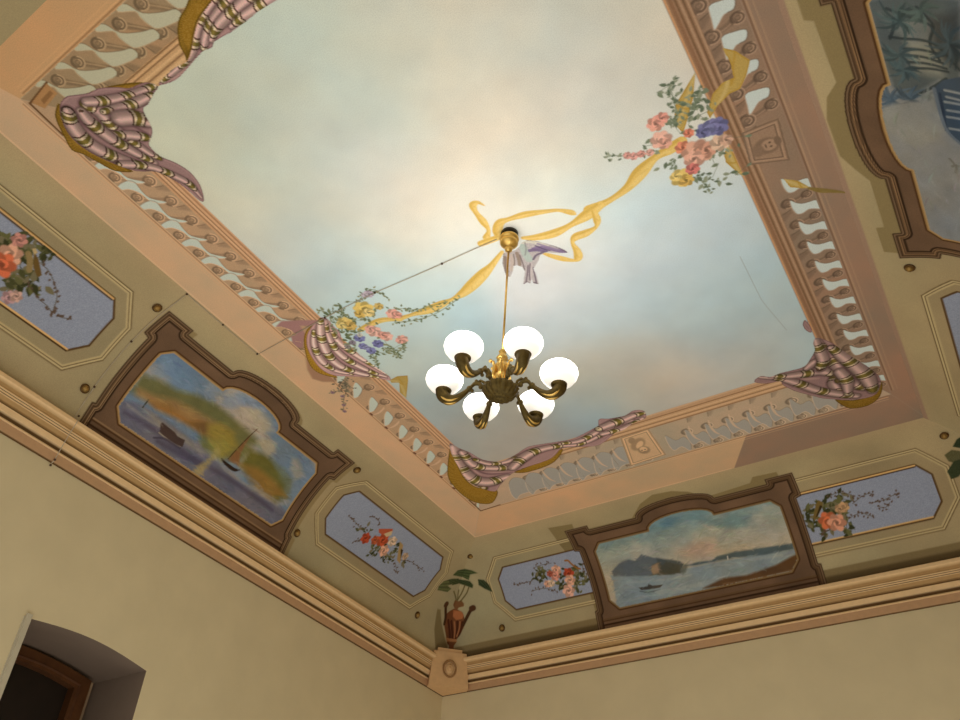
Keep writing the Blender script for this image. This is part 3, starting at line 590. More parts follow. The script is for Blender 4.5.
for q, cc in ((([(5.378,0.669),(5.378,0.718),(5.422,0.769),(5.499,0.796),(5.565,0.808),(5.516,0.758),(5.558,0.715),(5.476,0.703)],[(-3.641,0.736),(-3.585,0.765),(-3.513,0.765),(-3.458,0.732),(-3.423,0.7),(-3.494,0.706),(-3.526,0.662),(-3.568,0.7)]), (72, 82, 48)), (([(5.329,0.529),(5.341,0.584),(5.402,0.642),(5.459,0.673),(5.478,0.643),(5.408,0.575),(5.467,0.573),(5.453,0.535),(5.342,0.5)],[(-3.813,0.671),(-3.749,0.703),(-3.663,0.705),(-3.608,0.692),(-3.633,0.664),(-3.733,0.658),(-3.711,0.625),(-3.755,0.607),(-3.839,0.642)]), (90, 92, 56)), (([(5.453,0.662),(5.525,0.696),(5.58,0.713),(5.641,0.705),(5.664,0.681),(5.601,0.668),(5.511,0.647)],[(-3.622,0.69),(-3.559,0.669),(-3.52,0.649),(-3.505,0.613),(-3.521,0.589),(-3.558,0.614),(-3.616,0.649)]), (58, 68, 40)), (([(5.631,0.768),(5.683,0.794),(5.768,0.791),(5.878,0.761),(5.781,0.742),(5.691,0.734)],[(-3.443,0.648),(-3.396,0.632),(-3.367,0.588),(-3.357,0.522),(-3.413,0.561),(-3.456,0.602)]), (54, 64, 40)), (([(5.378,0.616),(5.45,0.665),(5.515,0.659),(5.451,0.602)],[(-3.7,0.703),(-3.62,0.693),(-3.601,0.654),(-3.686,0.653)]), (66, 72, 42))):
    both(q, lambda c, P: c.poly(P, cc, id_=il2, soft=.002, noise=14))
    for k_ in range(7):
        f_ = k_/6
        both(q, lambda c, P: c.stroke([P[0], (P[1][0]*(1-f_)+P[-1][0]*f_, P[1][1]*(1-f_)+P[-1][1]*f_), (P[3][0]*(1-f_)+P[-2][0]*f_, P[3][1]*(1-f_)+P[-2][1]*f_)], .006, np.array(cc)*(1.3 if k_ % 2 else .72), .7, clip=il2))
for q in (([(5.611,0.531),(5.599,0.6),(5.568,0.664)],[(-3.69,0.523),(-3.628,0.574),(-3.576,0.629)]), ([(5.652,0.538),(5.651,0.613),(5.623,0.666)],[(-3.665,0.508),(-3.593,0.556),(-3.551,0.601)]), ([(5.599,0.525),(5.55,0.551),(5.51,0.569)],[(-3.701,0.526),(-3.697,0.568),(-3.697,0.6)]), ([(5.616,0.527),(5.572,0.574),(5.549,0.601)],[(-3.692,0.518),(-3.666,0.572),(-3.648,0.6)])):
    both(q, lambda c, P: c.stroke(P, .010, (96, 84, 48), .9, id_=il2))
# leaves of the urn in the far right corner
il3 = new_id()
for q in ([(.155, .66), (.24, .70), (.30, .62), (.22, .56)], [(.17, .84), (.26, .86), (.30, .78), (.20, .74)], [(.14, .74), (.2, .78), (.27, .70), (.2, .66)]):
    pass
for q, cc in (([(0.153,0.76),(0.189,0.804),(0.21,0.813),(0.253,0.79),(0.211,0.726)], (52, 62, 40)), ([(0.091,0.717),(0.141,0.74),(0.184,0.719),(0.187,0.645),(0.137,0.645),(0.102,0.669)], (96, 92, 60)), ([(0.073,0.605),(0.13,0.661),(0.168,0.665),(0.186,0.602),(0.122,0.556),(0.083,0.552)], (58, 66, 42))):
    cvB.poly(q, cc, id_=il3, noise=12)

# dark band where the back cove meets the cornice
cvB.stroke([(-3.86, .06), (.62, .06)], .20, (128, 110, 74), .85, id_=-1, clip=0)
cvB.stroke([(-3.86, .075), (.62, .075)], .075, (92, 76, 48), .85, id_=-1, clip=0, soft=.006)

# ------------------------------------------------------------------ build the coves
def cove_base(name, side):
    cv = COVES[side][0]; NS = 205; L = {'L': 1180, 'B': 930, 'R': 1180}[side]
    s = np.linspace(0, SMAX, NS); a = np.linspace(0, 1, L); S_, A = np.meshgrid(s, a, indexing='ij'); d = pd(S_)
    if side == 'L': lo, hi = -0.09+d*(0.69/.67), 5.85-d
    elif side == 'B': lo, hi = -3.95+d, 0.72-d
    else: lo, hi = -0.42+d*(0.69/.67), 5.85-d
    U = lo+(hi-lo)*A
    P = {'L': mapL, 'B': mapB, 'R': mapR}[side](U.ravel(), S_.ravel())
    fx = np.clip((U-cv.x0)/cv.c, 0, cv.nx-1.001); fy = np.clip((S_-cv.y0)/cv.c, 0, cv.ny-1.001)
    ix, iy = fx.astype(int), fy.astype(int); tx, ty = (fx-ix)[..., None], (fy-iy)[..., None]; g = cv.rgb
    c = (g[iy, ix]*(1-tx)+g[iy, ix+1]*tx)*(1-ty)+(g[iy+1, ix]*(1-tx)+g[iy+1, ix+1]*tx)*ty
    J, I = np.meshgrid(np.arange(NS-1), np.arange(L-1), indexing='ij'); q = (J*L+I).ravel()
    F = np.stack([q, q+1, q+L+1, q+L], 1)
    tag(mesh_from(name, P, c.reshape(-1, 3), F), kind='structure')
cove_base('trim_5', 'L'); cove_base('trim_6', 'B'); cove_base('trim_7', 'R')
# near cove, behind the camera
NS = 24; s = np.linspace(0, SMAX, NS); d = pd(s); V = []; C = []
for k in range(NS):
    g = d[k]/.67
    for w_, f_ in ((WALLQ[0], FLATQ[0]), (WALLQ[3], FLATQ[3])): V.append((w_[0]+(f_[0]-w_[0])*g, w_[1]+(f_[1]-w_[1])*g, pz(s[k]))); C.append(OLIVE)
F = [(2*k, 2*k+1, 2*k+3, 2*k+2) for k in range(NS-1)]
tag(mesh_from('trim_8', np.array(V), np.array(C, float), np.array(F)), kind='structure')

for key_, side_ in (('PL', 'L'), ('PB', 'B'), ('PR', 'R')):
    c_ = COVES[side_][0]; m_ = c_.id == IDS[key_][1]; nn_ = fbm(c_.ny, c_.nx, 60, 4, seed=31)[..., None]; n2_ = fbm(c_.ny, c_.nx, 24, 4, seed=33)[..., None]
    g_ = c_.rgb.mean(-1, keepdims=True); t_ = (c_.rgb*.72+g_*.28)*(.88+.20*nn_)+(n2_-.5)*np.array([24, 8, -16])
    c_.rgb[m_] = t_[m_]*{'L': .94, 'B': .98, 'R': .90}[side_]
    J_, I_ = np.nonzero(m_); r_ = np.random.RandomState(5)
    for q_ in r_.randint(0, len(J_), 900 if side_ != 'R' else 120):                 # brush dabs
        j_, i_ = J_[q_], I_[q_]
        if c_.rgb[j_, i_].mean() < 105: continue
        col_b = c_.rgb[j_, i_]*(.88+.26*r_.rand())+r_.randn(3)*4; x_, y_ = c_.x0+i_*c_.c, c_.y0+j_*c_.c; l_ = .015+.03*r_.rand(); a_ = r_.randn()*.35
        c_.stroke([(x_-l_*math.cos(a_), y_-l_*math.sin(a_)), (x_, y_+.003), (x_+l_*math.cos(a_), y_+l_*math.sin(a_))], [.003, .009, .003], col_b, .55, clip=IDS[key_][1], n=3)
for key, side, lab, u in (('PL', 'L', 'golden sunset bay with a red-sailed boat in an arched frame on the left', None),
                          ('PB', 'B', 'grey island and rowing boat on calm sea in the arched frame opposite', None),
                          ('PR', 'R', 'blue palms and terrace in an arched frame cut off at upper right', None)):
    i1, i2 = IDS[key]; t = thing('framed_painting', lab, 'painting', group='arched paintings in the coved band')
    motif('frame', [(COVES[side][0], i1, COVES[side][1], COVES[side][2])], t)
    motif('picture', [(COVES[side][0], i2, COVES[side][1], COVES[side][2])], t)
PLAB = {'L1': 'lavender panel of salmon roses and a small brown bird at left edge',
        'L2': 'lavender octagonal panel with red and cream blooms between the sunset painting and the urn',
        'B1': 'short lavender panel of pink roses tucked between the urn and the island painting',
        'B2': 'lavender panel with one big orange rose, right of the island painting',
        'R1': 'lavender panel at the right edge below the palm painting',
        'R2': 'lavender panel above the palm painting'}
for k in ('L1', 'L2', 'B1', 'B2', 'R1'):
    side = PAN[k][0]; cvx = COVES[side]
    t = thing('flower_painting', PLAB[k], 'painted panel', group='lavender flower panels')
    motif('moulded_border', [(cvx[0], IDS[k][0], cvx[1], cvx[2])], t)
    motif('panel_field', [(cvx[0], IDS[k][1], cvx[1], cvx[2])], t)
    for nm, i in IDS[k][2:]: motif(nm, [(cvx[0], i, cvx[1], cvx[2])], t)
t = thing('painted_urn', 'brown handled urn with a drooping green palm painted above the corner pedestal', 'urn')
LB = [COVES['L'], COVES['B']]
motif('urn_body', [(c[0], iu, c[1], c[2]) for c in LB], t); motif('handle', [(c[0], ih, c[1], c[2]) for c in LB], t); motif('palm_leaves', [(c[0], il2, c[1], c[2]) for c in LB], t)
o = motif('palm_frond', [(cvB, il3, COVES['B'][1], COVES['B'][2])]); tag(o, 'dark green painted palm leaves in the far right corner at the photo edge', 'painted leaves')

# ------------------------------------------------------------------ the flat ceiling
CE = 0.0042
cv = ceil = Canvas(-3.285, 0.055, 0.22, 5.185, CE)
X, Y = np.meshgrid(cv.x0+np.arange(cv.nx)*CE, cv.y0+np.arange(cv.ny)*CE)
n = fbm(cv.ny, cv.nx, 5, 6, seed=1); n2 = fbm(cv.ny, cv.nx, 3, 5, seed=2); n3 = fbm(cv.ny, cv.nx, 26, 4, seed=4)
def anchors(lst):
    W_ = 0; out = 0
    for (p, c, r) in lst:
        w_ = np.exp(-((X-p[0])**2+(Y-p[1])**2)/(2*r*r))[..., None]; out = out+w_*np.array(c, float); W_ = W_+w_
    return out/(W_+1e-9)
GG, BL, PKs, WS, GR = (196, 198, 176), (160, 186, 192), (214, 194, 176), (216, 216, 208), (170, 170, 162)
sky = anchors([((-2.354,1.353), (186, 196, 174), .35), ((-1.795,1.261), (202, 200, 178), .4), ((-1.266,1.406), (206, 200, 182), .4), ((-0.635,1.819), (210, 200, 180), .4), ((-1.768,1.813), (214, 210, 192), .4), ((-2.379,1.96), (208, 206, 192), .35),
    ((-1.193,1.95), (218, 214, 200), .4), ((-1.907,2.005), (222, 210, 196), .2), ((-1.717,2.256), WS, .3), ((-0.822,2.222), (214, 210, 196), .3), ((-0.854,2.89), (206, 216, 216), .3), ((-1.177,2.987), (222, 208, 194), .22), ((-0.706,3.208), (216, 202, 192), .25),
    ((-0.46,3.11), (196, 206, 206), .2), ((-0.478,3.501), BL, .3), ((-1.096,3.333), (196, 204, 204), .25), ((-0.894,3.724), (180, 196, 200), .25), ((-1.371,3.272), (204, 206, 204), .2), ((-0.524,4.024), (158, 184, 190), .3), ((-0.78,4.086), (190, 180, 164), .2), ((-1.227,3.947), (196, 178, 158), .22),
    ((-1.646,3.997), (186, 180, 166), .2), ((-1.876,4.109), (158, 180, 188), .14), ((-1.26,3.721), (200, 182, 164), .2), ((-2.165,2.742), (198, 206, 200), .2), ((-2.35,3.124), (190, 196, 188), .2), ((-2.218,2.623), (196, 208, 204), .2), ((-2.086,4.312), (170, 162, 150), .2), ((-2.59,3.976), (160, 162, 156), .25), ((-2.732,3.586), (176, 178, 168), .2), ((-2.214,3.988), (172, 164, 150), .2), ((-1.412,2.983), (226, 210, 200), .2)])
sky = sky+np.array([16, 6, -4])*((n[..., None]-.5)*2.4)+np.array([-14, 2, 8])*((n2[..., None]-.5)*2.4)
sky = sky*(0.96+0.08*n3[..., None])*np.array([1.01, 1.055, 1.10])+12
ceil.rgb[:] = sky
cv.id[:] = 1                                                             # 1 = sky
SKY = 1
# hairline crack
cv.stroke([(-0.517,3.287),(-0.517,3.452),(-0.517,3.624),(-0.508,3.718),(-0.467,3.959)], .004, (150, 160, 160), .5)
RXL, RXR, RYB = -2.747, -.345, 4.335                                      # sky edge of the painted rails
OXL, OXR, OYB = -3.035, -.078, 4.838                                      # outer line of the balustrade
def ynear(x, y0): return y0-.105*(x+2.74)
# flat border (peach, mauve where the painted shade falls)
PEACH, MAUVE = (222, 184, 146), (164, 134, 112)
A_, B_, C_, D_ = (-3.30, .20), (-3.30, 5.2), (.07, 5.2), (.07, .2)
BORDER = 2
pn = fbm(cv.ny, cv.nx, 14, 5, seed=8)[..., None]
def region(P, col, id_, nz=.12, clip=None):
    w, Xw, Yw = cv.win(P, .01); m = np.clip(cv.sd(P, Xw, Yw)/CE+.5, 0, 1)
    cv.put(w, m, np.array(col)*(1-nz/2+nz*pn[w])+np.array([10, -4, -8])*(pn[w]-.5)*2, id_, clip)
innerL = [(RXL, .1), (RXL, RYB)]
region([A_, (-3.3, 5.2), (OXL, OYB), (OXL, .15)], PEACH, BORDER)
region([(-3.3, 5.2), (.07, 5.2), (OXR, OYB), (OXL, OYB)], (220, 180, 140), BORDER)
region([(.07, 5.2), (.07, .1), (OXR, .1), (OXR, OYB)], MAUVE, BORDER)
region([(-3.3, .1), (OXL, ynear(OXL, .745)), (OXR, ynear(OXR, .745)), (.07, .1)], (212, 168, 122), BORDER)
region([(-1.165,5.155),(-0.957,4.79),(-0.501,3.663),(0.02,5.168),(0.062,5.337),(-1.261,5.334)]+[], MAUVE, BORDER, clip=BORDER)
region([(-1.201,5.221), (-0.985,4.876), (OXR, OYB), (.07, 5.2), (-1.335,5.444)], MAUVE, BORDER, clip=BORDER)
for P_ in ([(-3.272, .2), (-3.272, 5.172)], [(-3.272, 5.172), (-1.2, 5.172)]): cv.stroke(P_, .009, (236, 198, 156), .8)
# ---- balustrades
iband = {k: new_id() for k in 'LBRN'}; irail = {k: new_id() for k in 'LBRN'}; ibal = {k: [] for k in 'LBRN'}
bandpoly = {'L': [(OXL, ynear(OXL, .745)), (OXL, OYB), (RXL, RYB), (RXL, ynear(RXL, 1.07))], 'B': [(OXL, OYB), (OXR, OYB), (RXR, RYB), (RXL, RYB)],
            'R': [(OXR, OYB), (OXR, .3), (RXR, .3), (RXR, RYB)], 'N': [(OXL, ynear(OXL, .745)), (OXR, ynear(OXR, .745)), (RXR, ynear(RXR, 1.077)), (RXL, ynear(RXL, 1.077))]}
bandcol = {'L': (200, 164, 130), 'B': (200, 176, 150), 'R': (160, 132, 110), 'N': (172, 144, 110)}
for k in 'NLBR': region(bandpoly[k], bandcol[k], iband[k], .16)
SG = {'L': (212, 220, 208), 'B': (178, 172, 164), 'R': (214, 224, 220), 'N': (200, 196, 168)}
T = {'L1': [(.004,0),(.065,.001),(.093,.022),(.084,.064),(.086,.11),(.139,.157),(.111,.156),(.071,.124),(.065,.075),(.035,.036),(-.002,.023)],
     'L2': [(.104,0),(.105,.048),(.095,.086),(.043,.128),(.006,.132),(.028,.088),(.066,.03)],
     'B1': [(.216,0),(.271,.07),(.224,.124),(.15,.116),(.045,.112),(.052,.064),(.047,0),(.008,-.05),(.085,-.052)],
     'B2': [(.249,0),(.161,.039),(.174,.100),(.084,.115),(.002,.081),(.074,.049),(.054,-.012),(.142,-.020)],
     'R2': [(.108,.004),(.088,.032),(.066,.050),(.040,.056),(.002,.064),(-.002,.126),(.026,.112),(.050,.104),(.078,.114),(.104,.104),(.114,.05)],
     'R1': [(.111,0),(.069,0),(.023,.015),(.036,.055),(.073,.059),(.102,.084),(.125,.1),(.121,.056)],
     'N': [(.0,0),(.018,.029),(.073,.051),(.117,.115),(.138,.159),(.175,.153),(.151,.058),(.12,.038),(.081,.032),(.053,.032),(.017,-.019)]}
MAP = {'L': lambda a, b: (OXL+a, b), 'R': lambda a, b: (OXR-a, b), 'B': lambda a, b: (b, OYB-a), 'N': lambda a, b: (b, ynear(b, .747)+a)}
INV = {'L': lambda x, y: (x-OXL, y), 'R': lambda x, y: (OXR-x, y), 'B': lambda x, y: (OYB-y, x), 'N': lambda x, y: (y-ynear(x, .747), x)}
RA = {'L': .213, 'B': .365, 'R': .175, 'N': .225}                        # where the rail begins
def balusters(side, key, b0, pitch, lo, hi, outer, inner, ro, ri):
    tpl = T[key]; M = MAP[side]; ib = iband[side]; base = np.array(bandcol[side], float)
    lt, dk = np.minimum(base*1.2+10, 250), base*.70
    k0 = int(math.ceil((lo-b0)/pitch)); k1 = int((hi-b0)/pitch)
    # ids sheared along the gap
    ta = np.array([p[0] for p in tpl]); tb = np.array([p[1] for p in tpl])
    o_ = np.polyfit(ta, tb, 1)
    w, Xw, Yw = cv.win([M(0, lo), M(.37, hi)], .02); a, b = INV[side](Xw, Yw)
    idx = np.floor((b-(o_[0]*a+o_[1])-b0)/pitch).astype(int)
    sub = cv.id[w]
    for k in range(k0-1, k1+1):
        i = new_id(); m = (sub == ib) & (idx == k) & (a > 0) & (a < RA[side]) & (b > lo) & (b < hi)
        if m.sum() > 60: sub[m] = i; ibal[side].append(i)
    cv.id[w] = sub
    clip = ibal[side]+[ib]
    for k in range(k0-1, k1+1):
        bb = b0+k*pitch; vis = lo < bb < hi
        if not vis: continue
        j = 1+.05*(rnd.random()-.5)
        o_c, i_c = M(outer[0], bb+outer[1]), M(inner[0], bb+inner[1])
        dkc, ltc = base*.66, np.minimum(base*1.22+6, 250)
        cv.stroke([M(RA[side]-.045, bb+inner[1]+.40*pitch), M(RA[side]-.002, bb+inner[1]+.50*pitch)], [pitch*.10, pitch*.34], base*.80, .6, clip=clip, soft=.006)
        cv.stroke([M(RA[side]-.05, bb+inner[1]+.30*pitch), M(RA[side]-.01, bb+inner[1]+.38*pitch)], .006, dkc, .7, clip=clip)
        cv.stroke([o_c, M((outer[0]+inner[0])/2, bb+(outer[1]+inner[1])/2), i_c], [ro*1.3, ro*.8, ri*1.1], base*.82*j, .9, clip=clip, soft=.003)
        cv.stroke([o_c, M((outer[0]+inner[0])/2, bb+(outer[1]+inner[1])/2+.006), i_c], [.004, .008, .004], base*1.12, .7, clip=clip)
        for (c0, r, ph_) in ((o_c, ro*1.15, .4), (i_c, ri*1.15, .1)):
            cv.blob(c0, r, r*.9, base*.76*j, clip=clip, soft=.15)
            cv.blob((c0[0]+r*.15, c0[1]-r*.15), r*.62, r*.55, base*.92*j, clip=clip, soft=.3)
            for qq, a0_, a1_, cc, wq in ((.92, -1.2, 1.9, ltc, .007), (.66, -1.6, 1.6, dkc, .006), (.50, -.9, 1.3, ltc*.95, .006), (.80, 2.4, 4.6, dkc, .007), (.30, 0, 5, dkc*1.1, .005)):
                pts = [(c0[0]+r*qq*math.cos(t_+ph_), c0[1]+r*qq*.9*math.sin(t_+ph_)) for t_ in np.linspace(a0_, a1_, 7)]
                cv.stroke(pts, wq, cc, .8, clip=clip)
    for k in range(k0-1, k1+1):
        bb = b0+k*pitch
        if not lo < bb < hi: continue
        ga, gb = np.mean(ta), np.mean(tb); gs_ = {'L1': (1.0, 1.22), 'N': (1.12, 1.25), 'R1': (1.12, 1.10), 'R2': (1.05, 1.0), 'L2': (1.1, .95)}.get(key, (1, 1)); P = [M(ga+(a_-ga)*gs_[0], bb+gb+(b_-gb)*gs_[1]) for a_, b_ in tpl]
        cv.poly(cr(P, 3, True), SG[side], id_=SKY, clip=clip, noise=6)
        P2 = cr(P, 3, True); h = len(P2)//2
        cv.stroke(P2[:h], .005, dk, .55, smooth=False, clip=clip+[SKY]); cv.stroke(P2[h:], .005, lt, .6, smooth=False, clip=clip+[SKY])
balusters('L', 'L1', 1.5-.1435*5, .1435, .95, 2.78, (.03, .085), (.165, .185), .030, .034)
balusters('L', 'L2', 3.49-.169*3, .169, 2.95, 4.75, (.035, .02+.07), (.155, .085), .026, .034)
for k in range(8):                                                          # hooked highlights and dark feet, left side
    bb = 3.49+.169*k
    if bb < 4.6: cv.stroke([(OXL+a_, bb+b_) for a_, b_ in ((.008,-.007),(.052,-.009),(.095,-.026),(.113,-.040))], [.006, .014, .014, .006], (226, 190, 156), .9); cv.blob((OXL-.006, bb-.018), .010, .016, (110, 66, 48))
balusters('B', 'B1', -2.521-.135, .135, -2.72, -1.80, (.04, .19), (.22, .16), .030, .036)
balusters('B', 'B2', -1.45, .137, -1.50, -.25, (.03, .15), (.22, .14), .030, .036)
for k in range(13):
    bb = -2.521+.135*k
    if abs(bb+1.66) > .2: cv.stroke([(bb+b_, OYB-a_) for a_, b_ in ((.272,.16),(.20,.150),(.13,.155),(.085,.175))], [.006, .016, .014, .005], (224, 194, 164), .9)
balusters('R', 'R2', 3.041-.152*2, .152, 2.83, 4.6, (.03, .155), (.125, .17), .026, .032)
balusters('R', 'R1', 1.908-.155*8, .155, .5, 2.50, (.03, .10), (.15, .13), .030, .036)
balusters('N', 'N', -2.578-.15*2, .15, -2.95, -.3, (.045, .075), (.17, .20), .030, .034)
def one_piece(i, rest):                                   # keep the largest patch of a baluster's pigment, give crumbs to the plinth
    J_, I_ = np.nonzero(cv.id == i)
    if len(J_) == 0: return
    left = set(zip(J_.tolist(), I_.tolist())); best = set(); allp = set(left)
    while left:
        st = [left.pop()]; comp = set(st)
        while st:
            j_, i_ = st.pop()
            for q_ in ((j_+1, i_), (j_-1, i_), (j_, i_+1), (j_, i_-1)):
                if q_ in left: left.discard(q_); comp.add(q_); st.append(q_)
        if len(comp) > len(best): best = comp
    for (j_, i_) in allp-best: cv.id[j_, i_] = rest
for sd_ in 'LBRN':
    for i_ in ibal[sd_]: one_piece(i_, 3)
    one_piece(iband[sd_], 3)
# rails: stripes along the inner edge, plinth lines along the outer edge
def rail(side, lst, lo, hi):
    M = MAP[side]
    for a0, a1, col in lst:
        P = [M(a0, lo), M(a1, lo), M(a1, hi), M(a0, hi)]
        cv.poly(P, col, id_=irail[side], clip=[iband[side], irail[side]]+ibal[side], noise=8)
def corner_clip(): pass
Lr = [(.213, .290, (214, 168, 128)), (.226, .233, (166, 122, 88)), (.236, .248, (228, 186, 146)), (.248, .254, (158, 114, 80)), (.258, .268, (226, 182, 142)), (.270, .280, (186, 138, 100)), (.282, .290, (226, 182, 144))]
rail('L', Lr, .6, 5.0)
Br = [(.365, .503, (212, 170, 130)), (.365, .376, (164, 124, 90)), (.385, .397, (228, 190, 150)), (.405, .413, (160, 118, 82)), (.425, .440, (226, 188, 148)), (.455, .464, (156, 114, 80)), (.470, .490, (206, 166, 130)), (.492, .503, (222, 186, 150))]
rail('B', Br, -3.1, 0)
Rr = [(.175, .267, (164, 128, 100)), (.178, .186, (186, 152, 122)), (.192, .200, (126, 96, 72)), (.205, .214, (184, 150, 120)), (.220, .228, (130, 98, 72)), (.236, .250, (150, 112, 84)), (.256, .267, (206, 156, 112))]
rail('R', Rr, .2, 5.0)
Nr = [(.225, .33, (210, 168, 122)), (.270, .280, (226, 186, 138)), (.288, .296, (150, 114, 80)), (.304, .318, (226, 186, 138)), (.228, .234, (132, 98, 66)), (.240, .248, (222, 178, 130)), (.250, .256, (140, 104, 70))]
rail('N', Nr, -3.1, 0)
for side, lo, hi, c1, c2 in (('L', .8, 4.80, (228, 184, 142), (176, 128, 92)), ('R', .4, 4.8, (190, 156, 126), (132, 100, 78)), ('B', -3.0, -.1, (230, 190, 150), (170, 126, 92)), ('N', -3.0, -.1, (226, 180, 130), (160, 118, 80))):
    M = MAP[side]; cv.stroke([M(-.012, lo), M(-.012, hi)], .007, c2, .8); cv.stroke([M(-.022, lo), M(-.022, hi)], .008, c1, .8); cv.stroke([M(-.045, lo), M(-.045, hi)], .005, c1, .6)
for P_ in ([(-3.016,0.813),(-2.858,0.78)], [(-3.016,0.813),(-3.024,1.004)], [(-3.025,4.677),(-3.028,4.851)], [(-3.028,4.851),(-2.855,4.84)]): cv.stroke(P_, .010, (112, 78, 48))
for P_, c_ in (([(-3.006,0.814),(-2.862,0.783),(-2.861,0.841),(-2.978,0.865)], (186, 140, 92)), ([(-2.957,0.826),(-2.877,0.813),(-2.878,0.832),(-2.963,0.848)], (150, 110, 70))): cv.poly(P_, c_, id_=-1)
for sd_ in 'LBRN': one_piece(irail[sd_], 3)
# pedestals with carved masks
iped = []
def pedestal(P, mask, tone):
    i = new_id(); iped.append(i); t_ = np.array(tone, float)
    cv.poly(P, t_, id_=i, noise=8); cv.bands(P, [(.0, .008, t_*.8), (.014, .022, t_*1.12), (.022, .028, t_*.75)], clip=i)
    for (p, rx, ry, sh, an) in mask: cv.blob(p, rx, ry, t_*sh, an, clip=i)
c0 = (-1.648,4.601); pedestal([(-1.723,4.479),(-1.796,4.82),(-1.529,4.804),(-1.519,4.469)], [(c0, .075, .045, .80, -.9), ((c0[0]+.008, c0[1]+.010), .045, .022, 1.06, -.9), ((c0[0]+.01, c0[1]+.08), .04, .045, .76, 0), ((c0[0]+.01, c0[1]+.07), .026, .030, 1.05, 0), ((c0[0]-.02, c0[1]-.06), .022, .035, .78, .4), ((c0[0]+.018, c0[1]+.078), .006, .006, .6, 0), ((c0[0]-.004, c0[1]+.078), .006, .006, .6, 0), ((c0[0]+.006, c0[1]+.098), .012, .004, .66, 0)], (222, 184, 144))
c0 = (-0.2,2.677); pedestal([(-0.27,2.551),(-0.101,2.556),(-0.122,2.809),(-0.292,2.745)], [((c0[0]+.01, c0[1]), .058, .046, .82, .3), ((c0[0]+.02, c0[1]), .036, .032, 1.07, .3), ((c0[0]-.035, c0[1]+.01), .028, .034, .86, 0), ((c0[0]+.06, c0[1]-.004), .016, .026, .80, 0), ((c0[0]+.025, c0[1]+.012), .006, .005, .62, 0), ((c0[0]+.025, c0[1]-.012), .006, .005, .62, 0), ((c0[0]+.004, c0[1]), .004, .012, .7, 0)], (166, 136, 112))

# ---- draperies
MV, MVL, MVD, GO, GOD = (178, 142, 140), (212, 172, 162), (118, 84, 88), (166, 126, 44), (110, 84, 24)
DR = []
def drape(name, cloth, fringe, folds, lights, squares, tone=1.0, lines=(), rolls=(), sc=.005, per=.15, label=''):
    ic, iff = new_id(), new_id(); q = lambda c: np.array(c, float)*tone
    for P in fringe:
        cv.poly(cr(P, 3, True), q(GO), id_=iff, noise=26)
        P_ = cr(P, 8, True)
        for k in range(0, len(P_), 2):                      # threads of the fringe
            p = P_[k]; c0 = np.mean(P, axis=0); cv.stroke([p, (p[0]*.7+c0[0]*.3, p[1]*.7+c0[1]*.3)], .004, q(GOD), .55, clip=iff)
        cv.bands(cr(P, 3, True), [(0, .006, q(GOD))], clip=iff)
    for P in cloth:
        cv.poly(cr(P, 3, True), q(MV), id_=ic, noise=8)
        cv.bands(cr(P, 3, True), [(0, .004, q(MVD)*1.1), (.004, .012, q(MV)*1.08)], clip=ic)
    for P in folds: cv.stroke(P, [.010]+[.018]*(len(P)-2)+[.006], q(MVD), .75, clip=ic, soft=.004)
    for P in lights: cv.stroke(P, [.012]+[.030]*(len(P)-2)+[.008], q(MVL), .85, clip=ic, soft=.006)
    for n_, (P, W) in enumerate(rolls):
        cv.stroke(P, [w_*sc*1.6 for w_ in W], q(MVD), .55, clip=ic, soft=.004)
        cv.roll(P, [w_*sc*1.3 for w_ in W], q((216, 180, 172)), q((132, 116, 56)), q((104, 76, 64)), q((224, 202, 172)), ic, per=per*.85, ph=.06*n_)
    DR.append((label, ic, iff))
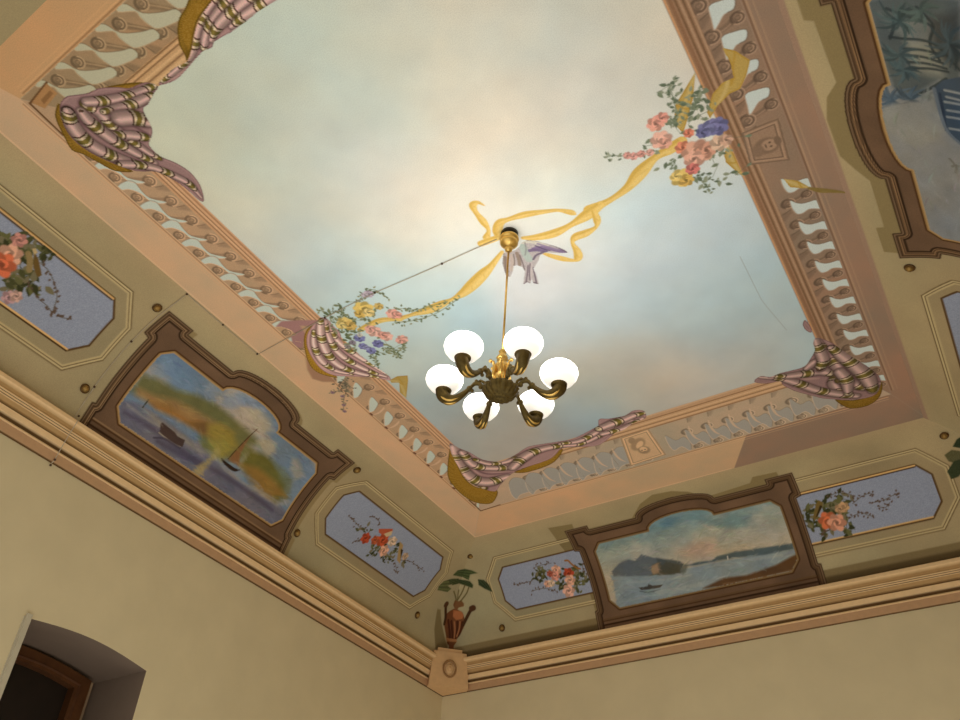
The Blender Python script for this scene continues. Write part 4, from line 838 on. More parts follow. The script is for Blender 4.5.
# corner top left
drape('', [[(-2.902,0.888),(-2.843,0.873),(-2.799,0.887),(-2.738,0.91),(-2.67,0.919),(-2.595,0.957),(-2.551,0.987),(-2.469,1),(-2.433,1.043),(-2.476,1.059),(-2.543,1.086),(-2.587,1.097),(-2.625,1.186),(-2.671,1.223),(-2.71,1.247),(-2.712,1.318),(-2.674,1.386),(-2.654,1.459),(-2.668,1.541),(-2.719,1.62),(-2.741,1.608),(-2.744,1.527),(-2.759,1.455),(-2.798,1.374),(-2.878,1.325),(-2.94,1.242),(-2.991,1.134),(-3.002,1.036),(-2.961,0.946)]],
      [[(-2.789,0.907),(-2.671,0.921),(-2.545,0.962),(-2.47,1.001),(-2.467,1.027),(-2.572,0.987),(-2.679,0.965),(-2.746,0.947)], [(-2.901,0.878),(-2.959,0.906),(-2.994,0.948),(-3.028,1.013),(-3.059,1.082),(-3.03,1.126),(-3.002,1.203),(-2.973,1.271),(-2.896,1.318),(-2.93,1.244),(-2.962,1.17),(-2.97,1.057),(-2.956,0.969),(-2.911,0.913)]],
      [[(-2.896,0.901),(-2.948,0.943),(-2.967,1.026),(-2.96,1.127),(-2.907,1.223),(-2.846,1.325)], [(-2.849,0.948),(-2.887,0.998),(-2.871,1.091),(-2.826,1.214),(-2.787,1.325)], [(-2.693,0.977),(-2.694,1.036),(-2.689,1.131),(-2.663,1.209)], [(-2.753,0.952),(-2.783,1.016),(-2.792,1.063)], [(-2.652,0.98),(-2.626,1.055),(-2.648,1.144)], [(-2.801,1.131),(-2.783,1.216),(-2.742,1.283)]],
      [[(-2.883,0.928),(-2.921,0.969),(-2.926,1.06),(-2.911,1.166),(-2.859,1.284)], [(-2.816,0.967),(-2.825,1.013),(-2.835,1.08),(-2.824,1.171),(-2.771,1.267)], [(-2.742,1.019),(-2.756,1.052),(-2.79,1.022)], [(-2.679,0.985),(-2.592,1.005),(-2.493,1.032)], [(-2.694,1.056),(-2.626,1.075),(-2.6,1.11)], [(-2.752,1.127),(-2.725,1.184),(-2.691,1.236)], [(-2.788,1.347),(-2.739,1.431),(-2.705,1.532)]],
      [[(-2.911,0.974),(-2.883,0.985),(-2.91,1.022),(-2.965,1.038),(-2.952,1.003)], [(-2.879,1.044),(-2.815,1.044),(-2.821,1.088),(-2.878,1.098),(-2.891,1.069)], [(-2.924,1.147),(-2.897,1.184),(-2.929,1.222),(-2.949,1.188)], [(-2.823,1.216),(-2.788,1.246),(-2.811,1.272),(-2.835,1.242)], [(-2.698,1.08),(-2.637,1.094),(-2.655,1.14),(-2.724,1.122)], [(-2.773,0.931),(-2.729,0.941),(-2.74,0.97),(-2.784,0.96)], [(-2.693,0.977),(-2.639,0.988),(-2.639,1.027),(-2.7,1.013)], [(-2.606,1.036),(-2.539,1.045),(-2.552,1.087),(-2.613,1.072)], [(-2.546,1.002),(-2.48,1.01),(-2.493,1.032),(-2.552,1.027)], [(-2.749,1.279),(-2.721,1.306),(-2.737,1.331),(-2.761,1.3)], [(-2.762,1.339),(-2.731,1.401),(-2.75,1.419),(-2.789,1.369)], [(-2.718,1.466),(-2.697,1.49),(-2.734,1.516),(-2.741,1.488)]],
      lines=[[(-2.639,0.978),(-2.646,1.033),(-2.64,1.087),(-2.648,1.134)], [(-2.705,0.94),(-2.713,0.995),(-2.707,1.019)], [(-2.913,0.962),(-2.888,1.008),(-2.89,1.049)], [(-2.962,1.05),(-2.889,1.038),(-2.812,1.041)], [(-2.962,1.17),(-2.902,1.138)], [(-2.937,1.229),(-2.876,1.186)], [(-2.837,1.208),(-2.775,1.199)], [(-2.807,1.28),(-2.749,1.257)]], rolls=[([(-2.794,0.949),(-2.762,0.998),(-2.77,1.044),(-2.779,1.111),(-2.761,1.196),(-2.742,1.283),(-2.722,1.328)], [12,16,14,12,9,7,5]), ([(-2.78,0.937),(-2.709,0.972),(-2.632,1.001),(-2.546,1.021),(-2.47,1.03),(-2.423,1.035)], [9,10,10,9,7,4]), ([(-2.755,1.012),(-2.687,1.03),(-2.619,1.049),(-2.532,1.058),(-2.493,1.061)], [6,9,10,9,6]), ([(-2.715,1.075),(-2.664,1.099),(-2.627,1.135),(-2.614,1.164)], [16,16,14,8]), ([(-2.815,1.123),(-2.746,1.162),(-2.698,1.2),(-2.677,1.222)], [8,10,9,4]), ([(-2.843,0.961),(-2.852,1.007),(-2.848,1.072),(-2.831,1.157),(-2.799,1.251),(-2.762,1.333)], [9,12,13,12,9,6]), ([(-2.898,0.931),(-2.936,0.981),(-2.956,1.065),(-2.939,1.15),(-2.886,1.246),(-2.792,1.361)], [12,15,15,14,12,6]), ([(-2.92,1.255),(-2.838,1.307),(-2.781,1.362),(-2.736,1.439),(-2.708,1.513),(-2.718,1.603)], [9,9,8,8,7,3])], sc=.0042,
      tone=.92,
      label='pink and gold checked drapery bunched over the balustrade in the upper left corner')
drape('', [[(-1.899,0.859),(-1.942,0.875),(-2.014,0.896),(-2.09,0.933),(-2.158,0.982),(-2.226,1.02),(-2.298,1.015),(-2.37,1.025),(-2.409,1.032),(-2.421,1.044),(-2.344,1.06),(-2.271,1.049),(-2.142,1.02),(-2.089,1.026),(-2.054,1.01),(-1.971,1.014),(-1.882,1.01),(-1.793,1.002),(-1.704,1.004),(-1.645,0.998)]],
      [[(-1.982,0.811),(-2.059,0.841),(-2.113,0.86),(-2.158,0.894),(-2.201,0.948),(-2.215,0.994),(-2.228,1.018),(-2.167,0.986),(-2.107,0.941),(-2.04,0.902),(-1.953,0.877),(-1.91,0.861)]],
      [[(-1.873,0.89),(-1.956,0.909),(-2.027,0.943),(-2.089,0.977),(-2.141,1.009)], [(-1.778,0.945),(-1.865,0.961),(-1.967,0.969),(-2.047,0.993)], [(-1.747,0.971),(-1.856,0.991),(-1.958,1)]],
      [[(-1.891,0.88),(-1.99,0.905),(-2.069,0.937),(-2.129,0.972),(-2.196,1.014)], [(-1.836,0.92),(-1.942,0.933),(-2.026,0.961),(-2.094,1.001)], [(-1.841,0.975),(-1.937,0.978),(-2.028,1.003)], [(-2.195,1.024),(-2.3,1.037),(-2.389,1.043)]],
      [[(-2.006,0.897),(-1.957,0.891),(-1.944,0.916),(-2,0.925)], [(-1.988,0.932),(-1.932,0.923),(-1.929,0.949),(-1.991,0.964)], [(-2.121,0.95),(-2.093,0.971),(-2.135,1.004),(-2.146,0.98)], [(-2.095,0.978),(-2.059,0.99),(-2.092,1.02),(-2.126,1.014)], [(-1.936,0.987),(-1.89,0.988),(-1.899,1.017),(-1.954,1.016)], [(-1.951,0.953),(-1.911,0.96),(-1.92,0.98),(-1.966,0.979)], [(-1.835,0.929),(-1.778,0.945),(-1.778,0.986),(-1.836,0.969)]],
      lines=[[(-2.031,0.899),(-2,0.925)], [(-2.113,0.942),(-2.053,0.989)], [(-2.156,0.974),(-2.135,1.013)], [(-1.938,0.91),(-1.929,0.949)], [(-2.072,0.969),(-2.008,0.963)], [(-1.835,0.929),(-1.836,0.969)]], rolls=[([(-1.892,0.871),(-1.996,0.902),(-2.081,0.939),(-2.137,0.976),(-2.202,1.011),(-2.288,1.026),(-2.396,1.035)], [10,11,10,8,6,5,4]), ([(-1.827,0.901),(-1.925,0.926),(-2.015,0.95),(-2.08,0.982),(-2.122,1.012)], [13,12,10,8,5]), ([(-1.756,0.942),(-1.871,0.957),(-1.948,0.959),(-2.013,0.973),(-2.064,1)], [13,13,10,8,5]), ([(-1.69,0.988),(-1.794,0.993),(-1.876,0.992),(-1.947,0.998)], [12,11,9,5])], sc=.0042,
      tone=.96,
      label='pink checked drapery with gold fringe hanging over the rail at the top edge')
# left middle
cv.poly([(-3.053,2.818),(-3.118,2.916),(-3.146,2.998),(-3.109,3.052),(-3.041,3.091),(-2.986,3.071),(-3.052,2.98)], (178, 136, 108), id_=-1, clip=[BORDER], soft=.006)
cv.poly([(-3.023,2.516),(-2.969,2.497),(-2.866,2.542),(-2.776,2.591),(-2.819,2.621),(-2.896,2.579),(-2.917,2.661),(-3.009,2.737),(-3.056,2.712),(-3.01,2.635),(-3.048,2.589)], (176, 132, 128), id_=-1, clip=ibal['L']+[iband['L'], irail['L'], SKY], soft=.004)
drape('', [[(-2.774,2.593),(-2.748,2.583),(-2.719,2.611),(-2.727,2.679),(-2.728,2.74),(-2.767,2.819),(-2.748,2.937),(-2.732,3.067),(-2.71,3.18),(-2.711,3.221),(-2.731,3.243),(-2.793,3.176),(-2.909,3.099),(-3.001,3.04),(-3.036,2.961),(-3.023,2.86),(-2.983,2.752),(-2.913,2.663),(-2.832,2.614)]],
      [[(-2.813,2.614),(-2.876,2.622),(-2.943,2.671),(-2.999,2.743),(-3.052,2.831),(-3.083,2.922),(-3.064,2.995),(-3,3.064),(-3.003,2.993),(-3.012,2.906),(-2.982,2.817),(-2.927,2.731),(-2.858,2.669)]],
      [[(-2.771,2.619),(-2.854,2.746),(-2.893,2.879),(-2.878,3.007),(-2.799,3.131),(-2.727,3.217)], [(-2.739,2.636),(-2.801,2.75),(-2.825,2.864),(-2.808,2.991),(-2.757,3.127)], [(-2.872,2.686),(-2.959,2.816),(-2.979,2.938),(-2.914,3.055)]],
      [[(-2.78,2.614),(-2.871,2.736),(-2.92,2.864),(-2.918,2.984),(-2.849,3.096)], [(-2.745,2.633),(-2.818,2.74),(-2.859,2.871),(-2.836,3.002),(-2.784,3.112)], [(-2.747,2.705),(-2.789,2.806),(-2.792,2.895),(-2.762,3.03),(-2.73,3.169)], [(-3.002,2.846),(-3.007,2.949),(-2.959,3.036)]],
      [[(-2.832,2.683),(-2.786,2.696),(-2.829,2.754),(-2.87,2.742)], [(-2.733,2.676),(-2.721,2.707),(-2.757,2.749),(-2.771,2.729)], [(-2.823,2.826),(-2.77,2.83),(-2.805,2.9),(-2.853,2.9)], [(-2.954,2.858),(-2.892,2.866),(-2.923,2.928),(-2.978,2.925)], [(-2.871,3.024),(-2.809,3.03),(-2.825,3.09),(-2.883,3.077)]],
      lines=[[(-2.851,2.66),(-2.782,2.691)], [(-2.907,2.729),(-2.825,2.757)], [(-2.88,2.886),(-2.756,2.824)], [(-3.006,2.923),(-2.9,2.888)]], rolls=[([(-2.855,2.658),(-2.931,2.754),(-2.983,2.882),(-2.968,2.998),(-2.897,3.083)], [5,7,8,6,3]), ([(-2.727,2.626),(-2.769,2.717),(-2.783,2.81),(-2.766,2.935),(-2.729,3.088),(-2.707,3.189)], [5,6,8,8,6,3]), ([(-2.745,2.621),(-2.804,2.723),(-2.844,2.853),(-2.835,2.976),(-2.784,3.112),(-2.726,3.202)], [6,7,8,8,6,3]), ([(-2.764,2.603),(-2.84,2.703),(-2.905,2.833),(-2.918,2.971),(-2.86,3.084),(-2.766,3.191)], [7,9,10,9,7,3])], sc=.0048, per=.19,
      tone=1.12,
      label='pink striped drapery with gold fringe beside the left flower bouquet')
# far left corner and along the far rail
drape('', [[(-2.758,3.991),(-2.737,4.07),(-2.697,4.152),(-2.665,4.266),(-2.57,4.345),(-2.439,4.324),(-2.317,4.281),(-2.211,4.297),(-2.093,4.325),(-1.988,4.338),(-1.8,4.289),(-1.714,4.258),(-1.632,4.271),(-1.542,4.304),(-1.626,4.336),(-1.702,4.389),(-1.873,4.485),(-2.003,4.445),(-2.114,4.403),(-2.197,4.453),(-2.27,4.483),(-2.452,4.492),(-2.564,4.512),(-2.72,4.606),(-2.795,4.662),(-2.866,4.567),(-2.894,4.44),(-2.855,4.242),(-2.812,4.091)],
           [(-1.767,4.232),(-1.702,4.249),(-1.607,4.267),(-1.559,4.255),(-1.532,4.244),(-1.488,4.258),(-1.467,4.292),(-1.487,4.35),(-1.531,4.359),(-1.569,4.364),(-1.613,4.38),(-1.667,4.403),(-1.744,4.409),(-1.827,4.424)]],
      [[(-2.76,4.01),(-2.843,4.108),(-2.986,4.317),(-3.026,4.464),(-3.032,4.595),(-3.012,4.704),(-2.965,4.769),(-2.889,4.789),(-2.784,4.687),(-2.789,4.616),(-2.882,4.559),(-2.902,4.435),(-2.873,4.304),(-2.808,4.127)], [(-2.55,4.505),(-2.452,4.492),(-2.316,4.459),(-2.213,4.411),(-2.126,4.39),(-2.131,4.437),(-2.232,4.521),(-2.344,4.55),(-2.483,4.548)]],
      [[(-2.78,4.074),(-2.809,4.267),(-2.782,4.462),(-2.672,4.594)], [(-2.728,4.17),(-2.763,4.327),(-2.725,4.437),(-2.561,4.506)], [(-2.671,4.277),(-2.615,4.388),(-2.514,4.423),(-2.348,4.373)], [(-2.289,4.336),(-2.145,4.353),(-1.975,4.388)], [(-2.017,4.398),(-1.862,4.383),(-1.703,4.31)]],
      [[(-2.759,4.153),(-2.795,4.346),(-2.767,4.507),(-2.64,4.574)], [(-2.73,4.273),(-2.701,4.396),(-2.592,4.454),(-2.453,4.421)], [(-2.514,4.388),(-2.378,4.357),(-2.248,4.331),(-2.142,4.348)], [(-2.076,4.366),(-1.958,4.43),(-1.842,4.378),(-1.748,4.333)], [(-1.672,4.281),(-1.613,4.306)], [(-1.797,4.359),(-1.663,4.327),(-1.593,4.3)], [(-1.537,4.272),(-1.496,4.276),(-1.481,4.31)]],
      [[(-2.831,4.237),(-2.813,4.3),(-2.883,4.353),(-2.881,4.3)], [(-2.683,4.228),(-2.664,4.281),(-2.716,4.334),(-2.73,4.273)], [(-2.757,4.42),(-2.693,4.418),(-2.719,4.514),(-2.783,4.499)], [(-2.522,4.402),(-2.453,4.421),(-2.517,4.501),(-2.569,4.484)], [(-2.461,4.347),(-2.401,4.327),(-2.386,4.37),(-2.461,4.399)], [(-2.19,4.329),(-2.124,4.331),(-2.156,4.374),(-2.214,4.376)], [(-1.912,4.372),(-1.857,4.353),(-1.904,4.492),(-1.955,4.481)], [(-1.754,4.267),(-1.706,4.278),(-1.748,4.333),(-1.79,4.326)], [(-1.581,4.306),(-1.556,4.384),(-1.555,4.45),(-1.595,4.441),(-1.592,4.365)]],
      lines=[[(-2.865,4.291),(-2.793,4.293)], [(-2.805,4.431),(-2.685,4.368),(-2.686,4.44)], [(-2.545,4.443),(-2.506,4.517)], [(-2.042,4.335),(-2.051,4.39)], [(-2.004,4.448),(-1.961,4.379)]], rolls=[([(-2.85,4.576),(-2.895,4.476),(-2.89,4.331)], [10,12,10]), ([(-2.764,4.048),(-2.847,4.246),(-2.861,4.42),(-2.78,4.53),(-2.616,4.532)], [11,14,15,14,8]), ([(-2.743,4.128),(-2.754,4.296),(-2.657,4.39),(-2.537,4.429),(-2.381,4.397)], [8,10,9,9,6]), ([(-2.711,4.241),(-2.646,4.336),(-2.522,4.366),(-2.409,4.34)], [5,6,6,4]), ([(-2.53,4.451),(-2.386,4.37),(-2.257,4.347),(-2.115,4.369),(-1.988,4.414),(-1.844,4.383),(-1.711,4.328),(-1.579,4.33)], [9,11,9,7,6,8,7,5]), ([(-2.106,4.35),(-1.971,4.38),(-1.824,4.34),(-1.691,4.285),(-1.562,4.309)], [4,6,7,6,4]), ([(-1.8,4.318),(-1.698,4.307),(-1.607,4.3),(-1.546,4.292),(-1.477,4.299)], [8,9,8,7,4]), ([(-1.807,4.381),(-1.691,4.39),(-1.613,4.38),(-1.51,4.345)], [6,6,6,4])], sc=.0062, per=.19,
      tone=1.0,
      label='long pink and olive drapery swag along the far rail from the nearest low corner')
drape('', [[(-0.335,4.104),(-0.366,4.144),(-0.373,4.207),(-0.414,4.269),(-0.468,4.326),(-0.552,4.325),(-0.61,4.319),(-0.672,4.325),(-0.718,4.29),(-0.769,4.323),(-0.708,4.375),(-0.631,4.39),(-0.625,4.439),(-0.579,4.529),(-0.51,4.613),(-0.447,4.685),(-0.387,4.727),(-0.326,4.769),(-0.233,4.801),(-0.152,4.788),(-0.102,4.668),(-0.122,4.559),(-0.171,4.436),(-0.221,4.323),(-0.244,4.261),(-0.28,4.175)], [(-0.356,3.925),(-0.376,3.961),(-0.373,4.01),(-0.354,4.045),(-0.342,4.011),(-0.346,3.962)]],
      [[(-0.388,4.731),(-0.365,4.806),(-0.329,4.865),(-0.272,4.886),(-0.201,4.88),(-0.139,4.823),(-0.104,4.722),(-0.111,4.663),(-0.149,4.753),(-0.212,4.793),(-0.291,4.789),(-0.343,4.756)]],
      [[(-0.334,4.129),(-0.322,4.268),(-0.285,4.391),(-0.299,4.489),(-0.357,4.566)], [(-0.615,4.371),(-0.545,4.482),(-0.461,4.583),(-0.346,4.683)], [(-0.251,4.29),(-0.226,4.424),(-0.179,4.555),(-0.204,4.667),(-0.25,4.698)], [(-0.277,4.242),(-0.279,4.326),(-0.277,4.396)], [(-0.438,4.378),(-0.385,4.442),(-0.345,4.518)], [(-0.274,4.467),(-0.259,4.565),(-0.303,4.669)]],
      [[(-0.346,4.139),(-0.347,4.255),(-0.341,4.343),(-0.421,4.352)], [(-0.658,4.311),(-0.558,4.348),(-0.463,4.364),(-0.387,4.371)], [(-0.571,4.395),(-0.484,4.442),(-0.423,4.475)], [(-0.242,4.329),(-0.199,4.473),(-0.172,4.612)], [(-0.277,4.646),(-0.211,4.7),(-0.148,4.679)], [(-0.325,4.133),(-0.281,4.257),(-0.269,4.365)], [(-0.567,4.488),(-0.475,4.594),(-0.354,4.716)]],
      [[(-0.457,4.341),(-0.393,4.358),(-0.39,4.422),(-0.454,4.404)], [(-0.61,4.319),(-0.558,4.348),(-0.58,4.39),(-0.615,4.371)], [(-0.448,4.417),(-0.401,4.425),(-0.401,4.505),(-0.449,4.497)], [(-0.327,4.403),(-0.272,4.416),(-0.256,4.512),(-0.303,4.505)], [(-0.299,4.489),(-0.261,4.492),(-0.262,4.581),(-0.305,4.594)], [(-0.541,4.466),(-0.499,4.498),(-0.497,4.564),(-0.537,4.523)], [(-0.381,4.202),(-0.34,4.225),(-0.368,4.26),(-0.391,4.239)]],
      lines=[[(-0.61,4.319),(-0.625,4.439)], [(-0.379,4.34),(-0.389,4.458),(-0.367,4.524)], [(-0.301,4.263),(-0.278,4.361)], [(-0.484,4.515),(-0.47,4.616)], [(-0.276,4.555),(-0.235,4.632)]], rolls=[([(-0.346,4.683),(-0.357,4.566),(-0.308,4.484),(-0.302,4.382),(-0.322,4.268),(-0.338,4.127)], [6,9,10,10,8,5]), ([(-0.725,4.297),(-0.624,4.366),(-0.541,4.466),(-0.461,4.583),(-0.348,4.691),(-0.263,4.756)], [3,6,8,8,8,6]), ([(-0.671,4.319),(-0.573,4.366),(-0.472,4.395),(-0.397,4.409),(-0.351,4.461)], [3,7,9,10,7]), ([(-0.314,4.552),(-0.252,4.623),(-0.19,4.693),(-0.122,4.694)], [8,10,9,5]), ([(-0.295,4.473),(-0.28,4.571),(-0.302,4.707)], [9,10,6]), ([(-0.288,4.228),(-0.245,4.344),(-0.199,4.473),(-0.169,4.596),(-0.162,4.745)], [6,10,12,12,8]), ([(-0.371,4.31),(-0.413,4.321),(-0.459,4.349)], [7,8,5]), ([(-0.346,4.122),(-0.352,4.218),(-0.354,4.319),(-0.391,4.386)], [5,8,9,8])], sc=.0064, per=.19,
      tone=.88,
      label='mauve drapery with gold fringe bunched in the far right corner of the balustrade')

# ---- ribbons
YL, YD, YH = (236, 200, 112), (208, 166, 72), (246, 220, 150)
RB = []
def ribbon(parts, tone=1.0, label='', polys=()):
    i = new_id()
    for P, w_ in parts:
        w_ = [v*.0066 for v in w_] if hasattr(w_, '__len__') else w_*.0066
        cv.stroke(P, w_, np.array(YL)*tone, id_=i); n_ = len(P); ww = w_ if hasattr(w_, '__len__') else [w_]*n_
        cv.stroke([(p[0]-.25*a, p[1]-.25*a) for p, a in zip(P, ww)], [a*.30 for a in ww], np.array(YD)*tone, .55, clip=i, soft=.003)
        cv.stroke([(p[0]+.15*a, p[1]+.15*a) for p, a in zip(P, ww)], [a*.35 for a in ww], np.array(YH)*tone, .55, clip=i, soft=.004)
        cc_ = cr(P, 6); wm = max(ww)
        for k_ in range(3, len(cc_)-4, 7):                     # a few pressed folds across the silk
            a_, b_ = cc_[k_], cc_[k_+3]; cv.stroke([(a_[0]-.3*wm, a_[1]+.1*wm), (b_[0]+.1*wm, b_[1]+.2*wm)], [.002, .008], np.array(YD)*tone*1.04, .45, clip=i, soft=.002)
    for P in polys:
        cv.poly(P, np.array(YL)*.9*tone, id_=i, noise=10); c0 = np.mean(P, axis=0)
        cv.bands(P, [(0, .006, np.array(YD)*tone)], clip=i)
        cv.stroke([P[0], tuple(c0), P[len(P)//2]], .016, np.array(YH)*tone*.95, .7, clip=i, soft=.004); cv.stroke([P[1], tuple(c0*1.0+.012), P[-2]], .010, np.array(YD)*tone, .7, clip=i)
    RB.append((i, label))
ribbon([([(-1.585,2.653),(-1.682,2.71),(-1.752,2.741),(-1.842,2.781),(-1.93,2.814),(-2.004,2.824),(-2.076,2.828),(-2.162,2.832),(-2.268,2.819),(-2.35,2.812)], [3, 6, 10, 11, 8, 3.5, 8, 9, 4, 5]), ([(-2.353,2.817),(-2.404,2.789),(-2.461,2.77),(-2.532,2.77),(-2.611,2.779)], [5, 5, 6, 6, 5])],
       label='yellow ribbon swag from the chandelier rose down to the left bouquet')
ribbon([([(-1.063,2.623),(-0.95,2.614),(-0.845,2.586),(-0.757,2.533),(-0.662,2.487),(-0.583,2.475),(-0.523,2.462)], [10, 5, 7, 11, 6, 9, 8]), ([(-1.443,2.621),(-1.385,2.649),(-1.288,2.671),(-1.189,2.663),(-1.086,2.643),(-1.006,2.619)], [3, 6, 8, 5, 10, 7])],
       label='yellow ribbon swag from the chandelier rose up to the right bouquet')
ribbon([([(-1.549,2.557),(-1.531,2.511),(-1.495,2.475),(-1.447,2.476),(-1.359,2.49),(-1.269,2.52),(-1.201,2.547),(-1.153,2.59),(-1.139,2.61)], [5, 8, 7, 4, 6, 4, 3, 5, 2]), ([(-1.508,2.34),(-1.525,2.309),(-1.556,2.31),(-1.567,2.358),(-1.566,2.428),(-1.571,2.489),(-1.605,2.526)], [1, 3, 6, 4, 6, 3, 6]), ([(-1.651,2.549),(-1.602,2.552),(-1.549,2.557)], [6, 6, 5]),
        ([(-1.05,2.64),(-1.059,2.696),(-1.084,2.737),(-1.148,2.749),(-1.201,2.747),(-1.234,2.774),(-1.239,2.837),(-1.253,2.88),(-1.278,2.892),(-1.33,2.85),(-1.377,2.797),(-1.406,2.758)], [4, 6, 3, 7, 7, 3, 6, 7, 3, 5, 4, 2])], label='yellow bow with loose loops tied round the chandelier rose')
for P_, l_ in (([(-0.345,2.159),(-0.396,2.271),(-0.444,2.346),(-0.5,2.423),(-0.511,2.383),(-0.499,2.315),(-0.476,2.268),(-0.42,2.221)], 'ochre ribbon blade crossing the sky above the large rose bouquet'), ([(-0.206,2.107),(-0.164,2.144),(-0.124,2.218),(-0.159,2.279),(-0.204,2.33),(-0.248,2.329),(-0.316,2.362),(-0.367,2.408),(-0.369,2.374),(-0.315,2.295),(-0.259,2.263),(-0.21,2.264),(-0.199,2.188)], 'broad ochre ribbon folded over the right rail'),
               ([(-0.349,2.592),(-0.337,2.647),(-0.338,2.703),(-0.341,2.793),(-0.356,2.759),(-0.384,2.677),(-0.377,2.624)], 'short ochre ribbon below the large rose bouquet by the rail'), ([(-0.178,2.902),(-0.124,2.944),(-0.084,3.014),(-0.116,3),(-0.166,2.965)], 'small yellow ribbon piece in a gap of the right balustrade')):
    ribbon([], polys=[P_], tone=.92, label=l_)
ribbon([([(-0.09,3.014),(-0.046,3.055),(-0,3.086),(0.064,3.133)], [2, 4, 3, 1])], tone=.62, label='thin dark ribbon end on the right brown border')
ribbon([], polys=[[(-2.725,3.241),(-2.663,3.233),(-2.604,3.257),(-2.626,3.295),(-2.739,3.439),(-2.742,3.374),(-2.688,3.289),(-2.732,3.265)]], tone=.9, label='short yellow ribbon end on the left rail below the bouquet')
